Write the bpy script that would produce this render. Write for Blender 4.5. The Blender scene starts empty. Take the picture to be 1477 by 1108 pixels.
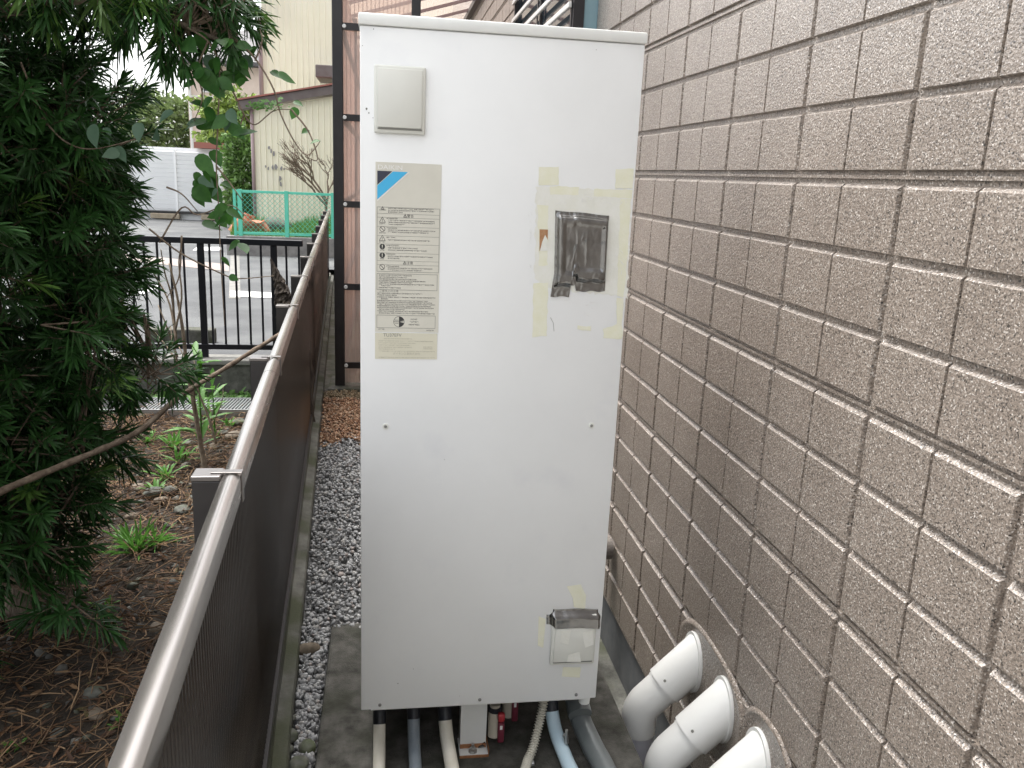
import bpy, bmesh, math, random
import numpy as np
from mathutils import Vector, Matrix, noise

rnd = random.Random(7)
rng = np.random.default_rng(11)
scene = bpy.context.scene
col = scene.collection
R = math.radians

# ------------------------------------------------------------------ camera
CAM_F, CAM_YAW, CAM_PITCH, CAM_ROLL, CAM_H = 1200.786, 0.15651, -0.24464, 0.04368, 1.555

def cam_basis():
    cy, sy = math.cos(CAM_YAW), math.sin(CAM_YAW)
    cp, sp = math.cos(CAM_PITCH), math.sin(CAM_PITCH)
    fwd = Vector((sy * cp, cy * cp, sp)); right = Vector((cy, -sy, 0)); up = right.cross(fwd)
    cr, sr = math.cos(CAM_ROLL), math.sin(CAM_ROLL)
    return right * cr + up * sr, -right * sr + up * cr, fwd

RT, UP, FW = cam_basis()
CAM = Vector((0, 0, CAM_H))

def ray(u, v):
    return RT * ((u - 738.5) / CAM_F) + UP * (-(v - 554) / CAM_F) + FW

def at_y(u, v, y):
    d = ray(u, v); return CAM + d * (y / d.y)

def at_x(u, v, x):
    d = ray(u, v); return CAM + d * (x / d.x)

def at_z(u, v, z):
    d = ray(u, v); return CAM + d * ((z - CAM_H) / d.z)

def to_px(P):
    q = Vector(P) - CAM
    return 738.5 + CAM_F * q.dot(RT) / q.dot(FW), 554 - CAM_F * q.dot(UP) / q.dot(FW), q.dot(FW)

cam_data = bpy.data.cameras.new('camera')
cam_data.sensor_width = 36.0
cam_data.lens = CAM_F / 1477.0 * 36.0
cam_data.clip_start = 0.05
cam_data.clip_end = 2000
cam = bpy.data.objects.new('camera', cam_data)
col.objects.link(cam)
cam.matrix_world = Matrix(((RT.x, UP.x, -FW.x, 0), (RT.y, UP.y, -FW.y, 0), (RT.z, UP.z, -FW.z, CAM_H), (0, 0, 0, 1)))
scene.camera = cam

# ------------------------------------------------------------------ light
SUN_EL, SUN_AZ = R(70), R(325)          # azimuth clockwise from +Y: bright overcast light from ahead and a little left, over the parking lot
world = bpy.data.worlds.new('World'); scene.world = world; world.use_nodes = True
nt = world.node_tree; nt.nodes.clear()
sky = nt.nodes.new('ShaderNodeTexSky'); sky.sky_type = 'NISHITA'; sky.sun_disc = False
sky.sun_elevation = SUN_EL; sky.sun_rotation = SUN_AZ; sky.air_density = 1.0; sky.dust_density = 4.0; sky.ozone_density = 1.0
hs = nt.nodes.new('ShaderNodeHueSaturation'); hs.inputs['Saturation'].default_value = 0.18
bg = nt.nodes.new('ShaderNodeBackground'); bg.inputs['Strength'].default_value = 0.15
wo = nt.nodes.new('ShaderNodeOutputWorld')
nt.links.new(sky.outputs[0], hs.inputs['Color']); nt.links.new(hs.outputs[0], bg.inputs['Color']); nt.links.new(bg.outputs[0], wo.inputs['Surface'])
sd = bpy.data.lights.new('sun', 'SUN'); sd.energy = 0.9; sd.angle = R(40); sd.color = (1.0, 0.97, 0.93)
sun = bpy.data.objects.new('sun', sd); col.objects.link(sun)
sdir = Vector((math.sin(SUN_AZ) * math.cos(SUN_EL), math.cos(SUN_AZ) * math.cos(SUN_EL), math.sin(SUN_EL)))
sun.rotation_euler = sdir.to_track_quat('Z', 'Y').to_euler()
scene.view_settings.view_transform = 'Standard'
scene.view_settings.look = 'None'
scene.view_settings.exposure = 1.78
scene.view_settings.gamma = 1.0
scene.view_settings.use_curve_mapping = False
scene.render.engine = 'CYCLES'
scene.cycles.max_bounces = 6; scene.cycles.diffuse_bounces = 4; scene.cycles.glossy_bounces = 3
scene.cycles.transparent_max_bounces = 10
scene.render.resolution_x = 1024; scene.render.resolution_y = 768

# ------------------------------------------------------------------ materials
M = {}

def lin(c):
    return tuple(((x / 12.92) if x <= 0.04045 else ((x + 0.055) / 1.055) ** 2.4) for x in c)

def mat(name, c1, c2=None, scale=8.0, rough=0.6, rough2=None, bump=0.0, bump_scale=60.0, metal=0.0, detail=6.0,
        ramp=(0.35, 0.65), spec=0.5, tint=False, c3=None, c3_scale=2.0, c3_ramp=(0.55, 0.7), transp=0.0, transl=0.0, coat=0.0,
        stretch=None, bump_dist=0.002):
    m = bpy.data.materials.new(name); m.use_nodes = True
    n = m.node_tree.nodes; l = m.node_tree.links
    b = n['Principled BSDF']; out = n['Material Output']
    geo = n.new('ShaderNodeNewGeometry')
    pos = geo.outputs['Position']
    if stretch:
        vm = n.new('ShaderNodeVectorMath'); vm.operation = 'MULTIPLY'; vm.inputs[1].default_value = stretch
        l.new(pos, vm.inputs[0]); pos = vm.outputs[0]
    colsock = None
    if c2 is not None:
        t = n.new('ShaderNodeTexNoise'); t.inputs['Scale'].default_value = scale; t.inputs['Detail'].default_value = detail
        t.inputs['Roughness'].default_value = 0.62
        l.new(pos, t.inputs['Vector'])
        r = n.new('ShaderNodeValToRGB'); r.color_ramp.elements[0].position = ramp[0]; r.color_ramp.elements[1].position = ramp[1]
        r.color_ramp.elements[0].color = (*c1, 1); r.color_ramp.elements[1].color = (*c2, 1)
        l.new(t.outputs['Fac'], r.inputs['Fac']); colsock = r.outputs['Color']
        if rough2 is not None:
            mr = n.new('ShaderNodeMapRange'); mr.inputs['From Min'].default_value = ramp[0]; mr.inputs['From Max'].default_value = ramp[1]
            mr.inputs['To Min'].default_value = rough; mr.inputs['To Max'].default_value = rough2
            l.new(t.outputs['Fac'], mr.inputs['Value']); l.new(mr.outputs['Result'], b.inputs['Roughness'])
        if c3 is not None:
            t3 = n.new('ShaderNodeTexNoise'); t3.inputs['Scale'].default_value = c3_scale; t3.inputs['Detail'].default_value = 8
            l.new(pos, t3.inputs['Vector'])
            r3 = n.new('ShaderNodeValToRGB'); r3.color_ramp.elements[0].position = c3_ramp[0]; r3.color_ramp.elements[1].position = c3_ramp[1]
            l.new(t3.outputs['Fac'], r3.inputs['Fac'])
            mx = n.new('ShaderNodeMix'); mx.data_type = 'RGBA'
            l.new(r3.outputs['Color'], mx.inputs['Factor']); l.new(colsock, mx.inputs['A']); mx.inputs['B'].default_value = (*c3, 1)
            colsock = mx.outputs['Result']
    if tint:
        a = n.new('ShaderNodeAttribute'); a.attribute_name = 'tint'
        if colsock is not None:
            mx = n.new('ShaderNodeMix'); mx.data_type = 'RGBA'; mx.blend_type = 'MULTIPLY'; mx.inputs['Factor'].default_value = 1
            l.new(colsock, mx.inputs['A']); l.new(a.outputs['Color'], mx.inputs['B']); colsock = mx.outputs['Result']
        else:
            colsock = a.outputs['Color']
    if colsock is not None:
        l.new(colsock, b.inputs['Base Color'])
    else:
        b.inputs['Base Color'].default_value = (*c1, 1)
    if rough2 is None or c2 is None:
        b.inputs['Roughness'].default_value = rough
    b.inputs['Metallic'].default_value = metal
    b.inputs['Specular IOR Level'].default_value = spec
    b.inputs['Coat Weight'].default_value = coat
    if bump > 0:
        t2 = n.new('ShaderNodeTexNoise'); t2.inputs['Scale'].default_value = bump_scale; t2.inputs['Detail'].default_value = 4
        l.new(pos, t2.inputs['Vector'])
        bp = n.new('ShaderNodeBump'); bp.inputs['Strength'].default_value = bump; bp.inputs['Distance'].default_value = bump_dist
        l.new(t2.outputs['Fac'], bp.inputs['Height']); l.new(bp.outputs['Normal'], b.inputs['Normal'])
    surf = b.outputs[0]
    if transl > 0:
        tl = n.new('ShaderNodeBsdfTranslucent')
        if colsock is not None: l.new(colsock, tl.inputs['Color'])
        else: tl.inputs['Color'].default_value = (*c1, 1)
        ms = n.new('ShaderNodeMixShader'); ms.inputs[0].default_value = transl
        l.new(surf, ms.inputs[1]); l.new(tl.outputs[0], ms.inputs[2]); surf = ms.outputs[0]
    if transp > 0:
        tr = n.new('ShaderNodeBsdfTransparent'); tr.inputs['Color'].default_value = (*[min(1, x * 1.0) for x in (c2 or c1)], 1)
        ms = n.new('ShaderNodeMixShader'); ms.inputs[0].default_value = transp
        l.new(surf, ms.inputs[1]); l.new(tr.outputs[0], ms.inputs[2]); surf = ms.outputs[0]
    l.new(surf, out.inputs['Surface'])
    M[name] = m
    return m

def siding_mat():
    m = bpy.data.materials.new('siding_spray'); m.use_nodes = True
    n = m.node_tree.nodes; l = m.node_tree.links; b = n['Principled BSDF']
    pos = n.new('ShaderNodeNewGeometry').outputs['Position']
    v = n.new('ShaderNodeTexVoronoi'); v.inputs['Scale'].default_value = 330
    l.new(pos, v.inputs['Vector'])
    sep = n.new('ShaderNodeSeparateColor'); l.new(v.outputs['Color'], sep.inputs[0])
    r = n.new('ShaderNodeValToRGB'); cr = r.color_ramp; cr.interpolation = 'LINEAR'
    stops = [(0.0, (0.02, 0.017, 0.014)), (0.10, (0.16, 0.132, 0.108)), (0.45, (0.268, 0.222, 0.183)), (0.80, (0.325, 0.271, 0.225)), (0.91, (0.40, 0.355, 0.31)), (1.0, (0.72, 0.67, 0.61))]
    cr.elements[0].position = stops[0][0]; cr.elements[0].color = (*stops[0][1], 1)
    cr.elements[1].position = 1.0; cr.elements[1].color = (*stops[-1][1], 1)
    for p_, c_ in stops[1:-1]:
        e = cr.elements.new(p_); e.color = (*c_, 1)
    l.new(sep.outputs[0], r.inputs['Fac'])
    big = n.new('ShaderNodeTexNoise'); big.inputs['Scale'].default_value = 3.5; big.inputs['Detail'].default_value = 7
    l.new(pos, big.inputs['Vector'])
    rb = n.new('ShaderNodeValToRGB'); rb.color_ramp.elements[0].position = 0.3; rb.color_ramp.elements[1].position = 0.72
    rb.color_ramp.elements[0].color = (0.84, 0.82, 0.80, 1); rb.color_ramp.elements[1].color = (1.05, 1.04, 1.03, 1)
    l.new(big.outputs['Fac'], rb.inputs['Fac'])
    mx = n.new('ShaderNodeMix'); mx.data_type = 'RGBA'; mx.blend_type = 'MULTIPLY'; mx.inputs['Factor'].default_value = 1
    l.new(r.outputs['Color'], mx.inputs['A']); l.new(rb.outputs['Color'], mx.inputs['B'])
    l.new(mx.outputs['Result'], b.inputs['Base Color'])
    b.inputs['Roughness'].default_value = 0.30
    b.inputs['Specular IOR Level'].default_value = 0.9
    b.inputs['Coat Weight'].default_value = 0.35; b.inputs['Coat Roughness'].default_value = 0.22
    n1 = n.new('ShaderNodeTexNoise'); n1.inputs['Scale'].default_value = 190; n1.inputs['Detail'].default_value = 3
    l.new(pos, n1.inputs['Vector'])
    ad = n.new('ShaderNodeMath'); ad.operation = 'MULTIPLY_ADD'; ad.inputs[1].default_value = 0.35
    l.new(sep.outputs[1], ad.inputs[0]); l.new(n1.outputs['Fac'], ad.inputs[2])
    bp = n.new('ShaderNodeBump'); bp.inputs['Strength'].default_value = 0.75; bp.inputs['Distance'].default_value = 0.0035
    l.new(ad.outputs[0], bp.inputs['Height']); l.new(bp.outputs['Normal'], b.inputs['Normal']); l.new(bp.outputs['Normal'], b.inputs['Coat Normal'])
    M['siding'] = m
siding_mat()

mat('tank_paint', (0.73, 0.74, 0.733), (0.765, 0.775, 0.768), scale=5, rough=0.34, rough2=0.46, ramp=(0.3, 0.7), bump=0.02, bump_scale=600, c3=(0.69, 0.70, 0.71), c3_scale=7, c3_ramp=(0.62, 0.80))
mat('tank_cap', (0.70, 0.71, 0.685), (0.74, 0.75, 0.725), scale=9, rough=0.4)
mat('cover_plastic', (0.645, 0.65, 0.60), (0.68, 0.685, 0.635), scale=6, rough=0.42)
mat('under_dark', (0.05, 0.05, 0.05), rough=0.7)
mat('label_cream', (0.60, 0.585, 0.51), (0.64, 0.625, 0.545), scale=12, rough=0.4)
mat('plate_cream', (0.62, 0.60, 0.48), (0.655, 0.63, 0.51), scale=12, rough=0.4)
mat('ink', (0.035, 0.035, 0.035), rough=0.5)
mat('ink_grey', (0.18, 0.18, 0.16), rough=0.5)
mat('ink_faint', (0.42, 0.40, 0.32), rough=0.5)
mat('ink_white', (0.78, 0.78, 0.76), rough=0.5)
mat('logo_navy', (0.018, 0.022, 0.045), rough=0.4)
mat('logo_cyan', (0.045, 0.42, 0.72), rough=0.4)
mat('screw', (0.25, 0.25, 0.24), rough=0.35, metal=0.9)
mat('tape_yellow', (0.71, 0.705, 0.54), (0.74, 0.735, 0.61), scale=40, rough=0.45, bump=0.3, bump_scale=150)
mat('tape_pale', (0.70, 0.70, 0.63), (0.74, 0.74, 0.69), scale=30, rough=0.3, bump=0.4, bump_scale=120)
mat('glue_glint_white', (0.78, 0.78, 0.77), rough=0.15, bump=0.6, bump_scale=200)
mat('foil', (0.17, 0.168, 0.165), (0.22, 0.217, 0.212), scale=30, rough=0.14, rough2=0.24, metal=1.0, bump=0.05, bump_scale=70, bump_dist=0.003)
mat('cardboard', (0.33, 0.16, 0.07), (0.42, 0.24, 0.13), scale=90, rough=0.8)
mat('rust', (0.22, 0.09, 0.035), (0.35, 0.17, 0.08), scale=60, rough=0.85)
mat('steel', (0.45, 0.44, 0.42), rough=0.35, metal=0.9)
mat('pipe_black', (0.010, 0.012, 0.017), (0.016, 0.018, 0.025), scale=30, rough=0.45, bump=0.15, bump_scale=90)
mat('wrap_cream', (0.66, 0.63, 0.53), (0.74, 0.71, 0.62), scale=25, rough=0.55, bump=0.3, bump_scale=180)
mat('wrap_grey', (0.19, 0.225, 0.255), (0.23, 0.265, 0.295), scale=20, rough=0.5, bump=0.2, bump_scale=120)
mat('pipe_blue', (0.46, 0.60, 0.68), (0.52, 0.66, 0.73), scale=15, rough=0.4)
mat('pipe_grey', (0.115, 0.13, 0.13), (0.15, 0.165, 0.165), scale=12, rough=0.38)
mat('hose_beige', (0.58, 0.56, 0.48), (0.63, 0.61, 0.53), scale=30, rough=0.5)
mat('red_lever', (0.42, 0.035, 0.045), rough=0.4)
mat('maroon', (0.17, 0.025, 0.045), rough=0.5)
mat('valve_beige', (0.48, 0.44, 0.36), rough=0.55)
mat('brass', (0.5, 0.4, 0.25), rough=0.35, metal=0.9)
mat('pvc_white', (0.74, 0.74, 0.71), (0.78, 0.78, 0.75), scale=6, rough=0.36)
mat('pvc_lilac', (0.58, 0.58, 0.63), (0.62, 0.62, 0.67), scale=6, rough=0.36)
mat('mortar', (0.11, 0.096, 0.084), (0.20, 0.175, 0.152), scale=160, rough=0.75, bump=0.6, bump_scale=240, bump_dist=0.003)
mat('foundation', (0.09, 0.095, 0.097), (0.13, 0.135, 0.137), scale=10, rough=0.8, bump=0.3, bump_scale=200)
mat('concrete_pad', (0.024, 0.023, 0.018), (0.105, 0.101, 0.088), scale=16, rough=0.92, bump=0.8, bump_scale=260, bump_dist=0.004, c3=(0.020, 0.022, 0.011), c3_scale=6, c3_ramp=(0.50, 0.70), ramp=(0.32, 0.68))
mat('concrete_old', (0.06, 0.06, 0.05), (0.15, 0.147, 0.13), scale=14, rough=0.9, bump=0.6, bump_scale=160, bump_dist=0.004, c3=(0.05, 0.055, 0.03), c3_scale=5, c3_ramp=(0.45, 0.65))
mat('concrete_bounce', (0.36, 0.35, 0.325), (0.46, 0.45, 0.42), scale=8, rough=0.9, bump=0.3, bump_scale=120)
mat('concrete_band', (0.17, 0.165, 0.15), (0.24, 0.235, 0.215), scale=8, rough=0.9, bump=0.3, bump_scale=120)
mat('gravel_bed', (0.06, 0.06, 0.06), (0.12, 0.12, 0.12), scale=60, rough=0.95, bump=1, bump_scale=90, bump_dist=0.01)
mat('gravel_tint', (0.8, 0.8, 0.8), (1.1, 1.1, 1.1), scale=140, rough=0.72, tint=True, bump=0.4, bump_scale=300)
mat('soil', (0.014, 0.010, 0.006), (0.036, 0.026, 0.016), scale=14, rough=0.97, bump=1, bump_scale=70, bump_dist=0.012)
mat('litter', (0.85, 0.85, 0.85), (1.1, 1.1, 1.1), scale=60, rough=0.85, tint=True)
mat('cobble', (0.055, 0.058, 0.048), (0.12, 0.12, 0.10), scale=30, rough=0.8, bump=0.4, bump_scale=140, c3=(0.09, 0.11, 0.05), c3_scale=12, c3_ramp=(0.5, 0.7))
mat('cobble_brown', (0.09, 0.07, 0.05), (0.17, 0.135, 0.095), scale=45, rough=0.8, bump=0.4, bump_scale=140)
mat('bronze_alu', (0.32, 0.295, 0.275), (0.44, 0.415, 0.39), scale=4, rough=0.2, rough2=0.34, metal=0.9, bump=0.05, bump_scale=30, stretch=(1, 0.15, 1))
mat('bronze_dark', (0.035, 0.032, 0.032), (0.05, 0.046, 0.044), scale=10, rough=0.35, metal=0.3)
mat('bronze_clip', (0.20, 0.185, 0.175), rough=0.3, metal=0.7)
mat('smoke_panel', (0.016, 0.011, 0.008), (0.024, 0.017, 0.0125), scale=3, rough=0.18, rough2=0.26, spec=0.36)
mat('poly_pink', (0.80, 0.66, 0.595), (0.86, 0.73, 0.67), scale=6, rough=0.22, transp=0.55, transl=0.4, spec=0.5)
mat('poly_rib', (0.42, 0.31, 0.27), rough=0.4)
mat('poly_clear', (0.80, 0.70, 0.65), (0.88, 0.80, 0.76), scale=6, rough=0.22, transp=0.72, transl=0.5, spec=0.5)
mat('bar_dark', (0.018, 0.016, 0.018), (0.028, 0.025, 0.026), scale=8, rough=0.4, metal=0.2)
mat('inner_bar', (0.05, 0.04, 0.045), rough=0.5)
mat('rail_black', (0.005, 0.006, 0.010), rough=0.35, spec=0.4)
mat('asphalt', (0.075, 0.078, 0.08), (0.115, 0.118, 0.12), scale=1.4, rough=0.9, bump=0.6, bump_scale=180, bump_dist=0.006, c3=(0.15, 0.155, 0.15), c3_scale=0.7, c3_ramp=(0.5, 0.75))
mat('road_paint', (0.62, 0.62, 0.60), (0.74, 0.74, 0.72), scale=12, rough=0.7)
mat('brick_paving', (0.24, 0.19, 0.17), (0.33, 0.285, 0.26), scale=16, rough=0.85, bump=0.4, bump_scale=20, stretch=(1, 2.2, 1))
mat('galvanised', (0.45, 0.46, 0.46), rough=0.45, metal=0.8)
mat('gutter_shade', (0.012, 0.012, 0.012), rough=0.9)
mat('green_pvc', (0.09, 0.50, 0.36), (0.12, 0.55, 0.41), scale=8, rough=0.4)
mat('yellow_siding', (0.78, 0.735, 0.58), (0.82, 0.775, 0.62), scale=2, rough=0.55, c3=(0.78, 0.74, 0.62), c3_scale=1.4, c3_ramp=(0.5, 0.75))
mat('brown_trim', (0.11, 0.085, 0.08), (0.14, 0.115, 0.11), scale=6, rough=0.5)
mat('mauve_pipe', (0.30, 0.22, 0.22), rough=0.5)
mat('roof_dark', (0.055, 0.052, 0.055), (0.09, 0.085, 0.085), scale=8, rough=0.6)
mat('roof_red', (0.30, 0.11, 0.085), rough=0.6)
mat('beige_wall', (0.62, 0.51, 0.43), (0.68, 0.57, 0.49), scale=3, rough=0.8)
mat('grey_wall', (0.24, 0.23, 0.225), (0.29, 0.28, 0.275), scale=4, rough=0.8)
mat('white_door', (0.84, 0.85, 0.86), (0.87, 0.88, 0.89), scale=3, rough=0.45)
mat('block_wall', (0.16, 0.155, 0.15), (0.25, 0.245, 0.235), scale=8, rough=0.9, bump=0.4, bump_scale=60)
mat('window_glass', (0.02, 0.03, 0.04), rough=0.04, spec=0.8)
mat('glass_blue', (0.24, 0.38, 0.43), rough=0.05, spec=0.9, transp=0.15)
mat('slat_white', (0.66, 0.65, 0.62), rough=0.4)
mat('leaf_pod', (0.85, 0.85, 0.85), (1.15, 1.15, 1.15), scale=20, rough=0.45, tint=True, transl=0.14, spec=0.3)
mat('leaf_vine', (0.030, 0.105, 0.020), (0.065, 0.18, 0.035), scale=18, rough=0.45, transl=0.45)
mat('leaf_vine_pale', (0.085, 0.16, 0.10), (0.11, 0.19, 0.12), scale=18, rough=0.5, transl=0.25)
mat('weed', (0.07, 0.20, 0.028), (0.12, 0.28, 0.045), scale=22, rough=0.5, transl=0.35)
mat('grass', (0.85, 0.85, 0.85), (1.15, 1.15, 1.15), scale=4, rough=0.6, tint=True, transl=0.3)
mat('bark', (0.10, 0.078, 0.058), (0.22, 0.175, 0.13), scale=22, rough=0.9, bump=0.9, bump_scale=60, bump_dist=0.008, stretch=(2.2, 2.2, 0.35))
mat('bark_dark', (0.022, 0.017, 0.014), (0.10, 0.08, 0.062), scale=26, rough=0.95, bump=1, bump_scale=50, bump_dist=0.012, stretch=(2.5, 2.5, 0.4))
mat('twig', (0.10, 0.07, 0.048), (0.24, 0.185, 0.135), scale=35, rough=0.9, bump=0.6, bump_scale=120)
mat('dead_stem', (0.16, 0.12, 0.085), (0.30, 0.245, 0.18), scale=30, rough=0.9)
mat('terracotta', (0.40, 0.13, 0.07), (0.50, 0.20, 0.12), scale=10, rough=0.8)
mat('timber', (0.30, 0.25, 0.18), (0.40, 0.34, 0.26), scale=9, rough=0.8)
mat('ground_bounce', (0.28, 0.27, 0.25), (0.36, 0.35, 0.325), scale=3, rough=0.95)

# ------------------------------------------------------------------ mesh helpers
OFF = {}

class MB:
    def __init__(self):
        self.v = []; self.f = []; self.c = []
    def add(self, vs, fs, tint=None):
        o = len(self.v)
        self.v += [tuple(p) for p in vs]
        self.f += [tuple(i + o for i in f) for f in fs]
        if tint is not None:
            self.c += [tint] * len(vs)
        return self
    def box(self, lo, hi):
        x0, y0, z0 = lo; x1, y1, z1 = hi
        vs = [(x0, y0, z0), (x1, y0, z0), (x1, y1, z0), (x0, y1, z0), (x0, y0, z1), (x1, y0, z1), (x1, y1, z1), (x0, y1, z1)]
        return self.add(vs, [(0, 3, 2, 1), (4, 5, 6, 7), (0, 1, 5, 4), (1, 2, 6, 5), (2, 3, 7, 6), (3, 0, 4, 7)])
    def bbox(self, lo, hi, bev=0.003, seg=2):
        bm = bmesh.new()
        bmesh.ops.create_cube(bm, size=1)
        s = [hi[i] - lo[i] for i in range(3)]; c = [(hi[i] + lo[i]) / 2 for i in range(3)]
        for v in bm.verts:
            v.co = Vector((v.co.x * s[0] + c[0], v.co.y * s[1] + c[1], v.co.z * s[2] + c[2]))
        bev = min(bev, min(s) * 0.45)
        bmesh.ops.bevel(bm, geom=list(bm.edges), offset=bev, segments=seg, affect='EDGES', profile=0.5)
        bm.verts.index_update()
        self.add([v.co[:] for v in bm.verts], [tuple(v.index for v in f.verts) for f in bm.faces])
        bm.free(); return self
    def obox(self, p, q, w, h, up=(0, 0, 1)):
        """box beam from p to q, width w (sideways) and height h (along up)"""
        p, q = Vector(p), Vector(q); d = (q - p).normalized(); u = Vector(up)
        s = d.cross(u).normalized(); u = s.cross(d).normalized()
        vs = []
        for e in (p, q):
            for a, b in ((-1, -1), (1, -1), (1, 1), (-1, 1)):
                vs.append(e + s * (a * w / 2) + u * (b * h / 2))
        return self.add([v[:] for v in vs], [(0, 3, 2, 1), (4, 5, 6, 7), (0, 1, 5, 4), (1, 2, 6, 5), (2, 3, 7, 6), (3, 0, 4, 7)])
    def tube(self, pts, rad, n=10, caps=True, tint=None, jag=0.0):
        pts = [Vector(p) for p in pts]
        if not hasattr(rad, '__len__'): rad = [rad] * len(pts)
        vs = []; fs = []
        ref = Vector((0.31, 0.22, 0.93))
        d0 = (pts[1] - pts[0]).normalized()
        if abs(d0.dot(ref)) > 0.9: ref = Vector((0.93, 0.3, 0.1))
        s = d0.cross(ref).normalized()
        for i, p in enumerate(pts):
            if i == 0: d = pts[1] - pts[0]
            elif i == len(pts) - 1: d = pts[-1] - pts[-2]
            else: d = (pts[i + 1] - pts[i]).normalized() + (pts[i] - pts[i - 1]).normalized()
            d.normalize()
            s = (s - d * s.dot(d)).normalized(); t = d.cross(s)
            for k in range(n):
                a = 2 * math.pi * k / n
                r_ = rad[i] * (1 + (rnd.uniform(-jag, jag) if jag else 0))
                vs.append((p + s * (math.cos(a) * r_) + t * (math.sin(a) * r_))[:])
        for i in range(len(pts) - 1):
            for k in range(n):
                k2 = (k + 1) % n
                fs.append((i * n + k, i * n + k2, (i + 1) * n + k2, (i + 1) * n + k))
        if caps:
            fs.append(tuple(range(n - 1, -1, -1))); fs.append(tuple((len(pts) - 1) * n + k for k in range(n)))
        return self.add(vs, fs, tint)
    def poly(self, pts, th, nrm):
        """flat polygon with thickness th along nrm"""
        nv = Vector(nrm); n = len(pts)
        vs = [tuple(p) for p in pts] + [tuple(Vector(p) + nv * th) for p in pts]
        fs = [tuple(range(n - 1, -1, -1)), tuple(range(n, 2 * n))] + [(i, (i + 1) % n, n + (i + 1) % n, n + i) for i in range(n)]
        return self.add(vs, fs)
    def build(self, name, material, parent=None, base=None, smooth=False, auto=None):
        if parent is not None: off = OFF[parent.name]
        else: off = Vector(base) if base is not None else Vector((0, 0, 0))
        me = bpy.data.meshes.new(name)
        me.from_pydata([(v[0] - off[0], v[1] - off[1], v[2] - off[2]) for v in self.v], [], self.f)
        if self.c:
            at = me.color_attributes.new('tint', 'FLOAT_COLOR', 'POINT')
            at.data.foreach_set('color', np.array([(c[0], c[1], c[2], 1.0) for c in self.c], dtype=np.float32).ravel())
        bm = bmesh.new(); bm.from_mesh(me); bmesh.ops.recalc_face_normals(bm, faces=bm.faces); bm.to_mesh(me); bm.free()
        me.materials.append(M[material])
        o = bpy.data.objects.new(name, me); col.objects.link(o)
        if smooth:
            me.shade_smooth()
            if auto is not None:
                me.set_sharp_from_angle(angle=R(auto))
        if parent is not None: o.parent = parent
        else: o.location = off
        OFF[o.name] = off
        return o

def np_mesh(name, V, F4, material, tint=None, parent=None, base=(0, 0, 0), smooth=False):
    """V (n,3) numpy, F (m,k) numpy faces of one size"""
    off = OFF[parent.name] if parent is not None else Vector(base)
    V = V - np.array(off)[None, :]
    me = bpy.data.meshes.new(name)
    k = F4.shape[1]
    me.vertices.add(len(V)); me.vertices.foreach_set('co', V.astype(np.float32).ravel())
    me.loops.add(F4.size); me.loops.foreach_set('vertex_index', F4.astype(np.int32).ravel())
    me.polygons.add(len(F4)); me.polygons.foreach_set('loop_start', np.arange(0, F4.size, k, dtype=np.int32))
    me.update(calc_edges=True); me.validate()
    if tint is not None:
        at = me.color_attributes.new('tint', 'FLOAT_COLOR', 'POINT')
        at.data.foreach_set('color', np.concatenate([tint, np.ones((len(tint), 1))], 1).astype(np.float32).ravel())
    me.materials.append(M[material])
    if smooth: me.shade_smooth()
    o = bpy.data.objects.new(name, me); col.objects.link(o)
    if parent is not None: o.parent = parent
    else: o.location = off
    OFF[o.name] = Vector(off)
    return o

def tag(o, label=None, cat=None, group=None, kind=None):
    if label: o['label'] = label
    if cat: o['category'] = cat
    if group: o['group'] = group
    if kind: o['kind'] = kind
    return o

def empty(name, loc, label, cat, group=None):
    o = bpy.data.objects.new(name, None); o.empty_display_size = 0.05
    col.objects.link(o); o.location = loc; OFF[o.name] = Vector(loc)
    return tag(o, label, cat, group)

def structure(o): o['kind'] = 'structure'; return o

def shared(name, me, loc, parent):
    o = bpy.data.objects.new(name, me); col.objects.link(o); o.parent = parent
    o.location = Vector(loc) - OFF[parent.name]; OFF[o.name] = OFF[parent.name]
    return o

def rot_mats(n, g):
    q = g.normal(size=(n, 4)); q /= np.linalg.norm(q, axis=1)[:, None]
    w, x, y, z = q.T
    return np.stack([np.stack([1 - 2 * (y * y + z * z), 2 * (x * y - z * w), 2 * (x * z + y * w)], 1),
                     np.stack([2 * (x * y + z * w), 1 - 2 * (x * x + z * z), 2 * (y * z - x * w)], 1),
                     np.stack([2 * (x * z - y * w), 2 * (y * z + x * w), 1 - 2 * (x * x + y * y)], 1)], 1)

def ico():
    bm = bmesh.new(); bmesh.ops.create_icosphere(bm, subdivisions=1, radius=1)
    V = np.array([v.co[:] for v in bm.verts]); F = np.array([[v.index for v in f.verts] for f in bm.faces]); bm.free(); return V, F

ICO_V, ICO_F = ico()

def stones(name, P, size, tints, g, flat=0.65, mat_name='gravel_tint'):
    n = len(P)
    V = np.repeat(ICO_V[None], n, 0) * (1 + g.uniform(-0.28, 0.28, size=(n, 12, 1)))
    sc = size[:, None, None] * g.uniform(0.6, 1.15, size=(n, 1, 3)); sc[:, :, 2] *= flat
    V = V * sc
    Rm = rot_mats(n, g)
    V = np.einsum('nij,nkj->nki', Rm, V) + P[:, None, :]
    F = ICO_F[None] + (np.arange(n) * 12)[:, None, None]
    return np_mesh(name, V.reshape(-1, 3), F.reshape(-1, 3), mat_name, np.repeat(tints, 12, 0))

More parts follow.
